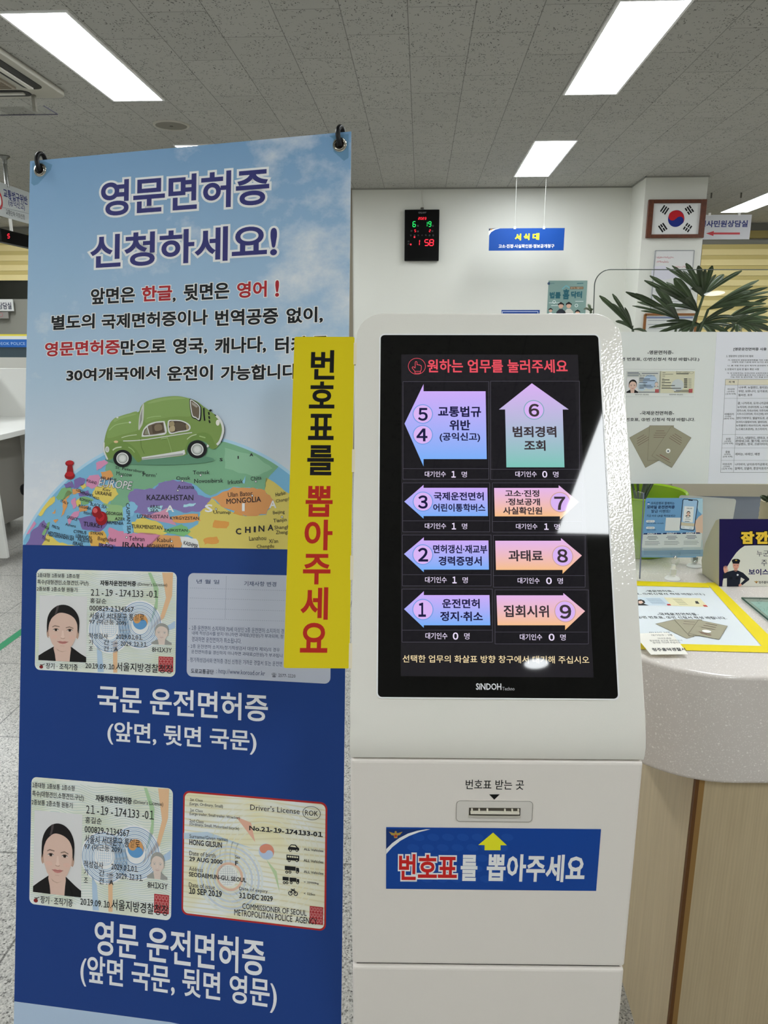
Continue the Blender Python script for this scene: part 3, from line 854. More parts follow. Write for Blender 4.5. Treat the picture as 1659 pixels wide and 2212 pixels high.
p.T('번호표', 297, 1024, 605, 890, ink('#c4221f', 0.4), 5, bold=0.028, halo=(WT, 0.055), res=4)
p.T('를', 620, 1029, 713, 892, WT, 5, bold=0.03); p.T('뽑아주세요', 757, 1031, 1282, 892, WT, 5, bold=0.03)
mb.build('instruction_sticker', BF.M(), kiosk, props={'label': 'blue sticker with white and red lettering and a yellow arrow'})
h0 = at_y(1371, 1884, KO.y + 0.11).z; h1 = at_y(1360, 1990, KO.y + 0.11).z
b = MB(); b.prism(rrect(0.02, h1 + 0.01, 0.06, h0 - 0.0, 0.008), HW, HW + 0.006, BLK, axis='x'); b.build('side_latch', KM, kiosk)

# yellow vertical sign taped to the side
YF = Frame(PF.w(0, 0, 0.0), PF.u, PF.v)
c0 = YF.loc(638, 731); c1 = YF.loc(768, 724); c2 = YF.loc(611, 1443)
x0, x1, yt, yb = -0.2965, -0.2045, (c0[1] + c1[1]) / 2, c2[1]
t = thing('vertical_sign', 'tall yellow sign with black and red lettering taped to the kiosk edge', 'sign', YF.M())
mb = sheet(x0, yb, x1, yt, 0.004, ink('#d0bd12', 0.5, 1.2), 0.003, back=ink('#e9e5d8', 0.6))
p = Printer(mb, YF.loc, 0.0001).zoom(600, 700, 2.835)
RD = ink('#ab2317', 0.5)
for s, a, b_, c, d, m in (('번', 200, 340, 350, 160, BLK), ('호', 190, 517, 350, 352, BLK), ('표', 185, 710, 345, 550, BLK), ('를', 178, 926, 345, 742, BLK), ('뽑', 168, 1180, 338, 992, RD), ('아', 161, 1385, 337, 1198, RD), ('주', 152, 1594, 325, 1408, RD), ('세', 139, 1810, 310, 1612, RD), ('요', 135, 2012, 307, 1830, RD)):
    p.T(s, a, b_, c, d, m, 1, bold=0.026, res=5)
mb.build('board', YF.M(), t)
for i, f in enumerate((0.02, 0.36, 0.68, 0.93)):
    zc = yt + (yb - yt) * f
    b = MB(); b.box((x1 - 0.001, zc - 0.035, -0.004), (x1 + 0.0035, zc, 0.0003), ink('#d6cdb4', 0.4)); b.build('tape', YF.M(), t)
# ================================================================== license banner
_k, _t, _r2 = -0.196, 0.2492, -0.0394
u0 = Vector((math.cos(_k), math.sin(_k), 0)); n0 = Vector((-math.sin(_k), math.cos(_k), 0))
vd = Vector((0, 0, -1)) * math.cos(_t) - n0 * math.sin(_t)
bu = u0 * math.cos(_r2) + vd * math.sin(_r2); bv = vd * math.cos(_r2) - u0 * math.sin(_r2)
NF = Frame(RZ @ Vector((-0.6443, 1.4557, 0.3066)) + CAM, RZ @ bu, RZ @ -bv)
NM = NF.M()
BW, BH = 0.6, 1.68
banner = thing('banner', 'tall printed banner with blue sky, green toy car and license cards', 'banner', NM)
bm = MB()
# the cloth is slightly slack: a grid that bows a few millimetres between its hooks would cut the print, so it stays flat
bm.prism([(0, -BH), (BW, -BH), (BW, 0), (0, 0)], -0.0006, 0, ink('#d9d9d6'), cap=m_sky())
P0 = Printer(bm, NF.loc, 0.00012)
b_blue = NF.loc(50, 1176.8)[1]; b_pale = NF.loc(32, 2163)[1]
BLUE = ink('#1c3b7c', 0.5)
bm.flat([(0, b_pale), (BW, b_pale), (BW, b_blue), (0, b_blue)], BLUE, 0.00012)
bm.flat([(0, -BH), (BW, -BH), (BW, b_pale - 0.012), (BW * 0.5, b_pale + 0.004), (0, b_pale)], ink('#a9bcd3'), 0.00024)
N3 = P0.zoom(40, 240, 2.242); N4 = P0.zoom(40, 820, 2.242); N5 = P0.zoom(40, 1200, 4.608); N6 = P0.zoom(380, 1200, 4.1475); N7 = P0.zoom(30, 1460, 2.2726)
NVY, HAL = ink('#33346f'), ink('#e3e2ea')
BLKB, REDB = ink('#15171a'), ink('#a5262c')
N3.T('영문면허증', 398, 512, 1216, 271, NVY, 4, bold=0.024, halo=(HAL, 0.058), res=6)
N3.T('신청하세요!', 348, 765, 1254, 540, NVY, 4, bold=0.024, halo=(HAL, 0.058), res=6)
hl = (HAL, 0.045)
for s, a, b, c, d, m in (
    ('앞면은', 350, 937, 565, 848, BLKB), ('한글', 597, 924, 745, 841, REDB), (',', 747, 925, 762, 903, BLKB), ('뒷면은', 800, 920, 1022, 827, BLKB), ('영어', 1058, 907, 1203, 821, REDB), ('!', 1243, 900, 1263, 819, REDB),
    ('별도의', 160, 1062, 370, 980, BLKB), ('국제면허증이나', 402, 1057, 918, 960, BLKB), ('번역공증', 952, 1043, 1258, 950, BLKB), ('없이,', 1297, 1032, 1475, 946, BLKB),
    ('영문면허증', 128, 1190, 492, 1105, REDB), ('만으로', 495, 1182, 715, 1100, BLKB), ('영국,', 748, 1181, 915, 1094, BLKB), ('캐나다,', 952, 1179, 1200, 1089, BLKB), ('터키 등', 1243, 1176, 1500, 1085, BLKB),
    ('30여개국에서', 232, 1311, 685, 1234, BLKB), ('운전이', 720, 1309, 942, 1229, BLKB), ('가능합니다.', 980, 1307, 1368, 1221, BLKB)):
    N3.T(s, a, b, c, d, m, 4, bold=0.03, halo=hl, res=4)
WB = ink('#dcdce0')
for s, a, b, c, d in (('국문 운전면허증', 410, 173, 1248, 91), ('(앞면, 뒷면 국문)', 459, 335, 1192, 268), ('영문 운전면허증', 395, 1366, 1234, 1297), ('(앞면 국문, 뒷면 영문)', 326, 1521, 1292, 1492)):
    N7.T(s, a, b, c, d, WB, 3, bold=0.018, res=5)
CP = ink('#6289a8')
for pts in ([(720.5, 300.5), (711, 293.5), (753, 289.5), (753, 341), (743, 347.5), (720.5, 327.5)], [(70, 352), (98, 349), (113, 356), (110, 367), (82, 398), (73, 401), (67.5, 396)]):
    P0.P(pts, CP, 1)
bm.build('printed_sheet', NM, banner)
ST = ink('#c9c6bd', 0.2, 1.0, 0.5, 1.0)
eyes = [NF.loc(87, 367.5), NF.loc(734, 313)]
for ex, ey in eyes:
    b = MB(); b.lathe([(0.0072, 0.0005), (0.0078, 0.0022), (0.0088, 0.0012), (0.0098, 0.0024), (0.0112, 0.0026), (0.0122, 0.0014), (0.0126, 0.0004)], ST, 32, T3(ex, ey, 0))
    b.lathe([(0.0002, 0.0003), (0.0073, 0.0003)], ink('#26211e', 0.5), 24, T3(ex, ey, 0))
    b.build('eyelet', NM, banner, smooth=40)

# globe
def circle3(a, b, c):
    (ax, ay), (bx, by), (cx, cy) = a, b, c
    d = 2 * (ax * (by - cy) + bx * (cy - ay) + cx * (ay - by))
    x = ((ax * ax + ay * ay) * (by - cy) + (bx * bx + by * by) * (cy - ay) + (cx * cx + cy * cy) * (ay - by)) / d
    y = ((ax * ax + ay * ay) * (cx - bx) + (bx * bx + by * by) * (ax - cx) + (cx * cx + cy * cy) * (bx - ax)) / d
    return x, y, math.hypot(ax - x, ay - y)
gm = MB(); G = Printer(gm, NF.loc, 0.00012, 0.0001).zoom(40, 820, 2.242)
gx, gy, gr = circle3(G.fn(28, 745), G.fn(412, 352), G.fn(1310, 440))
def disc(r, m, L):
    pts = []
    for i in range(181):
        w = math.pi * (1 - i / 180.0) * 1.2 - 0.1 * math.pi
        x, y = gx + r * math.cos(w), gy + r * math.sin(w)
        if y >= b_blue and 0 <= x <= BW: pts.append((x, y))
    if pts[0][0] > 0.02: pts.insert(0, (pts[0][0], b_blue))
    else: pts.insert(0, (max(0, pts[0][0]), b_blue))
    pts.append((pts[-1][0], b_blue))
    ar = sum(pts[i - 1][0] * pts[i][1] - pts[i][0] * pts[i - 1][1] for i in range(len(pts)))
    if ar < 0: pts.reverse()
    gm.flat(pts, m, G.z(L))
disc(gr, ink('#a9cbe0'), 0); disc(gr * 0.985, ink('#79b0d0'), 1)
def land(pts, h, L=2):
    out = []
    for x, y in pts:
        a, b = G.fn(x, y); d = math.hypot(a - gx, b - gy)
        if d > gr * 0.985: a, b = gx + (a - gx) / d * gr * 0.985, gy + (b - gy) / d * gr * 0.985
        out.append((min(BW, max(0, a)), max(b_blue, b)))
    ar = sum(out[i - 1][0] * out[i][1] - out[i][0] * out[i - 1][1] for i in range(len(out)))
    if ar < 0: out.reverse()
    gm.flat(out, ink(h), G.z(L))
def fine(pts, amp=5, n=4):
    r = random.Random(int(sum(p[0] for p in pts)))
    o = []
    for i, p in enumerate(pts):
        q = pts[(i + 1) % len(pts)]
        for k in range(n):
            t = k / n
            o.append((p[0] + (q[0] - p[0]) * t + (r.uniform(-amp, amp) if k else 0), p[1] + (q[1] - p[1]) * t + (r.uniform(-amp, amp) if k else 0)))
    return o
land(fine([(420, 440), (440, 330), (640, 280), (1000, 300), (1200, 370), (1260, 420), (1215, 470), (1190, 535), (1120, 522), (1040, 518), (930, 562), (840, 502), (750, 485), (680, 500), (640, 535), (560, 528), (535, 600), (520, 650), (440, 640), (450, 560), (480, 510), (450, 470)]), '#7bab88')
land(fine([(1000, 330), (1150, 370), (1230, 430), (1140, 470), (1000, 430)]), '#8cb897', 3)
land(fine([(870, 700), (880, 640), (935, 575), (1000, 625), (1100, 662), (1200, 655), (1240, 590), (1192, 540), (1200, 475), (1330, 560), (1340, 850), (870, 850), (845, 765), (800, 740)]), '#d4c268')
for q in ([(950, 680), (1020, 690), (1010, 720), (940, 715)], [(1060, 610), (1090, 660), (1040, 650)], [(900, 770), (960, 760), (970, 790), (900, 800)]): land(fine(q), '#d99a4e', 3)
land(fine([(530, 565), (560, 530), (660, 530), (690, 500), (750, 485), (840, 505), (870, 558), (935, 575), (905, 622), (880, 640), (800, 645), (720, 622), (640, 655), (590, 650), (548, 635)]), '#8577ad', 4)
land(fine([(930, 572), (1040, 520), (1120, 525), (1192, 535), (1240, 590), (1200, 652), (1100, 660), (1000, 622)]), '#d6975f', 4)
land(fine([(590, 650), (640, 655), (720, 622), (730, 660), (765, 705), (700, 690), (620, 668)]), '#d093ac', 5)
land(fine([(548, 690), (600, 662), (690, 698), (720, 745), (640, 752), (560, 740)]), '#dcc767', 4)
land(fine([(735, 665), (870, 650), (885, 685), (800, 695), (755, 690)]), '#dd9f62', 5)
land(fine([(700, 735), (790, 700), (835, 735), (800, 760)]), '#7eb87c', 5)
land(fine([(610, 820), (690, 752), (790, 760), (790, 830), (640, 850)]), '#d89e66', 4)
land(fine([(780, 760), (860, 770), (880, 830), (800, 850)]), '#e2e0e2', 4)
land(fine([(440, 715), (530, 745), (610, 742), (690, 752), (620, 830), (470, 850), (430, 780)]), '#d389a8', 4)
land(fine([(285, 672), (380, 655), (445, 690), (400, 735), (310, 725)]), '#78659f', 4)
land(fine([(410, 600), (500, 610), (515, 640), (500, 680), (430, 690), (400, 640)]), '#94b983', 4)
land(fine([(370, 520), (450, 505), (485, 555), (430, 605), (360, 565)]), '#dac566', 4)
land(fine([(505, 620), (545, 590), (578, 610), (560, 650), (528, 680), (555, 742), (512, 745)]), '#86bcd9', 6)
land(fine([(340, 590), (400, 600), (440, 620), (400, 640), (345, 625)]), '#86bcd9', 6)
land(fine([(800, 605), (860, 598), (850, 612), (800, 618)], 2), '#a8d3e8', 6); land(fine([(1085, 500), (1100, 465), (1095, 505)], 2), '#8cc3dd', 6); land(fine([(625, 620), (700, 610), (690, 640), (630, 640)], 3), '#a8d3e8', 6)
land(fine([(30, 830), (60, 740), (125, 680), (148, 720), (100, 830)]), '#7d6ba2', 4); land(fine([(95, 830), (140, 745), (200, 790), (260, 800), (340, 830), (330, 850), (95, 850)]), '#dac566', 3)
land(fine([(340, 740), (410, 730), (440, 780), (430, 830), (350, 830)]), '#dcae58', 4); land(fine([(390, 790), (470, 800), (470, 850), (380, 850)]), '#8f74ae', 5)
V = P0.zoom(50, 980, 4.533)
def conv(q): return [((50 + x / 4.533 - 40) * 2.242, (980 + y / 4.533 - 820) * 2.242) for x, y in q]
PK_, OR_, YE_, GR_, PU_ = '#cf8db0', '#d79a5e', '#dac764', '#7fae78', '#7b69a4'
for q, h in (([(715, 90), (800, 60), (835, 90), (780, 130), (725, 170)], PK_), ([(640, 60), (700, 20), (740, 40), (660, 90)], PU_), ([(760, 180), (850, 160), (885, 220), (830, 260), (770, 240)], OR_), ([(620, 270), (650, 215), (740, 205), (775, 250), (740, 300), (680, 345), (620, 320)], PK_),
    ([(500, 260), (560, 230), (612, 250), (600, 300), (540, 335), (500, 345)], PU_), ([(560, 300), (612, 290), (622, 330), (580, 348)], YE_), ([(480, 345), (560, 345), (560, 385), (490, 400)], OR_), ([(320, 430), (380, 340), (470, 320), (485, 385), (410, 445), (345, 455)], GR_), ([(400, 300), (480, 270), (500, 330), (420, 340)], PU_),
    ([(150, 600), (200, 510), (270, 430), (312, 420), (312, 470), (230, 540), (180, 612)], YE_), ([(405, 420), (440, 360), (485, 380), (425, 445), (432, 520), (402, 590), (370, 622), (395, 540), (385, 470)], OR_), ([(300, 650), (345, 640), (320, 682)], OR_), ([(285, 580), (327, 540), (310, 592)], OR_),
    ([(555, 430), (600, 418), (692, 450), (662, 492), (580, 502)], GR_), ([(535, 392), (640, 358), (652, 402), (560, 418)], PU_), ([(545, 520), (642, 508), (622, 562), (560, 572)], OR_), ([(515, 470), (558, 432), (567, 500), (530, 522)], YE_), ([(440, 640), (500, 570), (562, 560), (532, 622), (470, 662), (450, 702)], PK_), ([(470, 460), (515, 430), (525, 520), (490, 540)], PK_),
    ([(20, 790), (110, 660), (132, 680), (60, 785)], PK_), ([(185, 790), (235, 690), (268, 650), (252, 722), (212, 800)], GR_), ([(690, 560), (760, 540), (830, 560), (800, 600), (720, 600)], '#86bcd9')):
    land(fine(conv(q), 3, 3), h, 5)
GB, GT = ink('#2a2730'), ink('#e9eef0')
for s, a, b, c, d, m, ro in (
    ('KAZAKHSTAN', 622, 584, 848, 558, GB, 0), ('MONGOLIA', 1008, 597, 1175, 572, GB, 4), ('Ulan Bator', 1015, 565, 1135, 543, GB, 4), ('Astana', 770, 529, 852, 510, GB, 0), ('UKRAINE', 372, 560, 453, 543, GB, -6), ('Kiev', 410, 541, 447, 526, GB, -6),
    ('TURKEY', 316, 714, 412, 693, GB, -5), ('GEORGIA', 424, 656, 505, 641, GB, -3), ('AZER', 468, 682, 518, 668, GB, -3), ('ARMENIA', 427, 701, 510, 686, GB, -3), ('UZBEKISTAN', 575, 671, 725, 655, GB, 0), ('KYRGYZSTAN', 735, 678, 876, 664, GB, 0), ('TURKMENISTAN', 548, 722, 698, 705, GB, -2),
    ('TAJIKISTAN', 705, 739, 820, 724, GB, 0), ('Tehran', 536, 781, 612, 760, GB, -2), ('IRAN', 505, 814, 605, 790, GB, -3), ('Baghdad', 385, 786, 473, 764, GB, -4), ('IRAQ', 390, 816, 460, 796, GB, -5), ('Kabul', 673, 787, 737, 768, GB, 0), ('AFGHANISTAN', 621, 815, 752, 798, GB, 0), ('SYRIAN', 350, 752, 410, 737, GB, -4),
    ('CYPRUS', 268, 746, 330, 731, GB, -6), ('LEBANON', 279, 769, 355, 753, GB, -6), ('PALESTINE', 288, 787, 360, 771, GB, -6), ('ISRAEL', 265, 803, 318, 787, GB, -6), ('MEDITERRANEAN SEA', 143, 768, 272, 746, GB, -9), ('Urumqi', 945, 655, 1028, 634, GB, 0), ('Tomsk', 845, 459, 927, 440, GB, 1), ('Omsk', 765, 486, 833, 468, GB, 1),
    ('Novosibirsk', 852, 500, 993, 480, GB, 1), ('Irkutsk', 1015, 505, 1088, 484, GB, 5), ('Chita', 1125, 487, 1177, 468, GB, 8), ('St. Petersburg', 470, 447, 612, 429, GB, -8), ('Moscow', 475, 467, 552, 448, GB, -6), ("Perm'", 603, 471, 670, 452, GB, -4), ('Lanzhou', 1118, 778, 1200, 758, GB, 3), ("Xi'an", 1213, 791, 1258, 772, GB, 3), ('Chengdu', 1155, 820, 1238, 799, GB, 3),
    ('Beijing', 1233, 655, 1290, 634, GB, 6), ('Tianjin', 1235, 695, 1300, 672, GB, 6), ('Shanghai', 1240, 728, 1330, 706, GB, 4), ('Zhengzhou', 1247, 752, 1345, 730, GB, 3), ('Harbin', 1245, 562, 1295, 543, GB, 12), ('Changchun', 1247, 592, 1340, 572, GB, 12), ('BELARUS', 400, 490, 476, 474, GB, -8), ('POLAND', 330, 502, 382, 488, GB, -14),
    ('ROMANIA', 297, 592, 358, 578, GB, -12), ('BULGARIA', 292, 625, 355, 611, GB, -12), ('GREECE', 235, 678, 288, 664, GB, -12), ('Athens', 228, 712, 280, 698, GB, -10), ('MALTA', 163, 722, 202, 708, GB, -18), ('ITALY', 205, 600, 245, 588, GB, -20), ('MOLD.', 362, 580, 394, 568, GB, -10), ('Istanbul', 318, 655, 372, 640, GB, -10), ('TUNISIA', 110, 720, 152, 706, GB, -24), ('Tripoli', 113, 782, 153, 764, GB, -24),
    ('CASPIAN SEA', 465, 682, 603, 664, GB, -86), ('ARAL', 636, 625, 690, 608, GB, 0), ('SEA', 640, 641, 680, 627, GB, 0), ('BLACK SEA', 350, 618, 430, 602, GB, -10), ('CZECH', 280, 545, 320, 532, GB, -16), ('HUNGARY', 300, 562, 365, 548, GB, -14), ('KASHMIR', 800, 808, 872, 790, GB, -14)):
    G.T(s, a, b, c, d, m, 8, rot=ro, bold=0.012 if s.isupper() else 0.0)
G.T('EUROPE', 388, 526, 553, 486, GT, 8, rot=-5, halo=(GB, 0.03), shear=0.2)
for s, x0, y0, x1, y1, m in (('A', 715, 641, 755, 609, GT), ('S', 903, 642, 942, 604, GT), ('I', 1083, 637, 1097, 599, GT), ('A', 1215, 622, 1250, 586, GT), ('C', 1053, 750, 1080, 720, GB), ('H', 1098, 742, 1125, 713, GB), ('I', 1140, 739, 1150, 711, GB), ('N', 1163, 736, 1192, 707, GB), ('A', 1208, 731, 1236, 702, GB),
    ('R', 640, 402, 656, 386, GB), ('U', 750, 403, 768, 386, GB), ('S', 865, 400, 880, 384, GB), ('S', 975, 396, 990, 380, GB), ('I', 1062, 384, 1068, 370, GB), ('A', 1120, 372, 1138, 357, GB)):
    G.T(s, x0, y0, x1, y1, m, 8, bold=0.03)
for cx, cy in ((773, 537), (883, 463), (795, 491), (430, 792), (743, 783), (525, 764), (1133, 562), (1277, 665), (958, 627), (1150, 494), (500, 468), (420, 518)): G.C(cx, cy, 4.5, GT, 8, 12); G.ring(cx, cy, 5, 1.6, GB, 9, 12)
# red pins stuck in the map
PR1, PR2, PR3 = ink('#8e1a20'), ink('#b5252c'), ink('#5f1015')
G.line([(252, 480), (255, 500)], 3, ink('#9aa0a8'), 9)
G.P([(240, 415), (262, 415), (268, 455), (234, 455)], PR1, 10); G.C(250, 466, 26, PR1, 11, 24, ry=17); G.C(250, 458, 22, PR2, 12, 24, ry=12); G.C(250, 406, 22, PR1, 13, 24, ry=14); G.C(250, 402, 19, PR2, 14, 24, ry=10)
G.C(404, 672, 30, PR1, 11, 24, ry=32); G.C(398, 664, 22, PR2, 12, 24); G.P([(372, 640), (392, 630), (412, 660), (392, 678)], PR1, 13); G.C(380, 640, 23, PR1, 14, 24, ry=26); G.C(374, 634, 12, ink('#cf5a5e'), 15, 24)
gm.build('printed_globe', NM, banner, props={'label': 'printed globe with coloured countries and two red pins'})

# toy car
cm = MB(); Q = Printer(cm, NF.loc, 0.0001, 0.0021).zoom(220, 840, 3.4)
CG, CD, CL, CM, CF_, CR, CK, GLS = ink('#758d4c', k=1.38), ink('#526c33'), ink('#9ab277', k=1.35), ink('#7e9857', k=1.38), ink('#6c8745', k=1.36), ink('#d4d5d2'), ink('#17181a'), ink('#6a5d4e')
Q.E(430, 520, 400, 40, ink('#5f8c72'), 0, 40)
Q.S([(50, 520), (25, 470), (22, 400), (35, 330), (60, 265), (95, 220), (130, 205), (200, 183), (272, 172), (290, 135), (315, 105), (380, 78), (470, 60), (560, 55), (640, 70), (700, 92), (750, 130), (800, 165), (850, 205), (880, 260), (890, 320), (872, 390), (845, 435), (805, 440), (778, 400), (740, 380), (690, 378), (640, 400), (625, 450), (610, 490), (450, 508), (300, 522), (270, 540), (235, 500), (200, 465), (150, 455), (105, 470), (85, 510)], CG, 1)
Q.S([(318, 107), (380, 78), (470, 61), (560, 56), (640, 70), (652, 82), (662, 195), (560, 203), (470, 214), (380, 230), (325, 250), (312, 180)], CM, 2)
Q.S([(340, 108), (400, 82), (480, 68), (560, 62), (620, 72), (560, 78), (470, 86), (390, 104)], ink('#8ca466', k=1.35), 3)
Q.S([(60, 265), (95, 220), (130, 205), (200, 184), (270, 174), (274, 290), (230, 318), (150, 338), (70, 362), (42, 350)], CM, 2)
Q.S([(95, 225), (140, 207), (240, 184), (250, 192), (150, 220), (100, 245)], ink('#8ca466', k=1.35), 3)
Q.line(spline([(60, 305), (100, 270), (150, 256), (205, 248)]), 6, CL, 4); Q.E(212, 248, 8, 7, CR, 5); Q.E(120, 212, 8, 6, CR, 5)
Q.S([(48, 500), (45, 440), (70, 402), (130, 385), (190, 395), (250, 440), (288, 495), (298, 522), (270, 540), (240, 502), (205, 467), (150, 453), (105, 468), (82, 510)], CF_, 3)
Q.line(spline([(85, 452), (110, 435), (150, 428)]), 9, ink('#c3cfae'), 4); Q.line(spline([(200, 428), (228, 446), (245, 468)]), 6, CL, 4)
Q.S([(608, 480), (620, 430), (650, 370), (700, 332), (760, 322), (805, 345), (832, 400), (842, 432), (805, 438), (776, 400), (735, 381), (690, 379), (645, 402), (628, 450)], CF_, 3)
Q.line(spline([(630, 372), (660, 348), (700, 336)]), 6, ink('#c3cfae'), 4); Q.line([(720, 348), (765, 360)], 8, CL, 4)
Q.P(spline([(274, 300), (280, 205), (298, 135), (314, 112), (310, 235), (292, 285)], 5, True), ink('#c4c6bd'), 4); Q.P([(282, 275), (288, 200), (302, 145), (300, 230)], ink('#8f9088'), 5)
Q.P(spline([(298, 346), (310, 300), (345, 262), (400, 243), (456, 238), (468, 246), (479, 328), (400, 345), (312, 353)], 4, True), CR, 5); Q.P([(308, 338), (318, 303), (350, 271), (402, 251), (457, 247), (470, 322), (398, 336), (316, 343)], GLS, 6)
Q.P([(372, 268), (450, 252), (462, 318), (380, 332)], ink('#54483a'), 7); Q.S([(395, 270), (440, 262), (448, 300), (400, 310)], ink('#7d6f59'), 8); Q.line([(338, 276), (356, 338)], 6, CR, 8); Q.P([(318, 336), (326, 305), (342, 286), (352, 334)], ink('#8b8b74'), 7)
Q.P(spline([(490, 240), (530, 229), (590, 233), (640, 256), (657, 284), (640, 309), (570, 321), (500, 329)], 4, True), CR, 5); Q.P(spline([(499, 246), (532, 237), (588, 241), (632, 262), (646, 284), (633, 301), (570, 312), (508, 320)], 4, True), ink('#4d4238'), 6)
Q.S([(500, 250), (530, 240), (538, 268), (505, 278)], ink('#a08f6e'), 7); Q.S([(503, 285), (536, 272), (541, 308), (508, 316)], ink('#b3a27f'), 7); Q.S([(622, 262), (640, 270), (642, 296), (628, 300)], ink('#a08f6e'), 7); Q.S([(548, 250), (610, 256), (615, 300), (552, 306)], ink('#5d5143'), 7)
Q.P(spline([(648, 80), (690, 92), (724, 120), (736, 152), (730, 236), (694, 224), (662, 200)], 4, True), CK, 4); Q.P(spline([(652, 84), (689, 97), (718, 122), (728, 150), (722, 228), (694, 216), (666, 196)], 4, True), CR, 5); Q.P(spline([(659, 92), (688, 105), (713, 126), (721, 150), (716, 217), (694, 207), (672, 190)], 4, True), GLS, 6); Q.P([(664, 98), (688, 110), (712, 132), (700, 140), (668, 118)], ink('#a39a90'), 7)
Q.line([(753, 142), (755, 190), (760, 236)], 11, CK, 4)
for i in range(3): Q.line([(788 + i * 2, 172 + i * 30), (793 + i * 3, 192 + i * 30)], 11, CK, 4)
Q.line(spline([(162, 384), (290, 378), (480, 350), (668, 322)]), 6, CR, 5); Q.line(spline([(150, 360), (200, 346), (262, 338)]), 5, ink('#c3cfae'), 4); Q.line([(480, 338), (500, 400), (520, 470)], 3, CL, 5); Q.line([(290, 362), (296, 430), (318, 478)], 3, CD, 5); Q.line([(440, 370), (486, 362)], 9, CL, 6); Q.line([(442, 374), (484, 367)], 3, CD, 7)
Q.line(spline([(335, 218), (380, 206), (440, 202)]), 5, CL, 4)
Q.P([(298, 503), (460, 478), (590, 456), (612, 448), (618, 478), (602, 488), (450, 508), (300, 523)], CR, 5); Q.P([(300, 512), (600, 474), (604, 486), (300, 522)], ink('#a3a5a0'), 6)
for cx, cy, r in ((158, 512, 68), (706, 446, 70)):
    Q.E(cx, cy, r, r * 0.93, CK, 6, 40); Q.E(cx, cy, r * 0.66, r * 0.64, CR, 7, 36); Q.E(cx, cy, r * 0.54, r * 0.52, ink('#8d918e'), 8, 32); Q.E(cx, cy, r * 0.45, r * 0.44, ink('#bfc2bd'), 9, 32); Q.E(cx, cy, r * 0.30, r * 0.29, CR, 10, 28)
Q.line(spline([(845, 198), (870, 225), (892, 275), (893, 325), (872, 385), (850, 412)]), 17, CR, 6); Q.line(spline([(832, 190), (870, 222), (900, 275), (902, 330), (880, 395)]), 6, CK, 5); Q.E(856, 250, 14, 22, ink('#e3ddd2'), 5); Q.E(802, 160, 10, 8, CK, 3)
Q.line(spline([(22, 395), (24, 460), (48, 520)]), 11, CR, 6); Q.E(46, 446, 15, 22, CR, 7); Q.E(46, 446, 10, 16, ink('#b9bdb6'), 8); Q.E(110, 390, 16, 9, ink('#d9b98f'), 6); Q.line([(25, 430), (25, 470)], 6, CK, 5)
Q.P([(778, 408), (792, 416), (786, 432), (774, 428)], CR, 4)
cm.build('printed_toy_car', NM, banner, props={'label': 'printed green vintage toy car with chrome trim'})

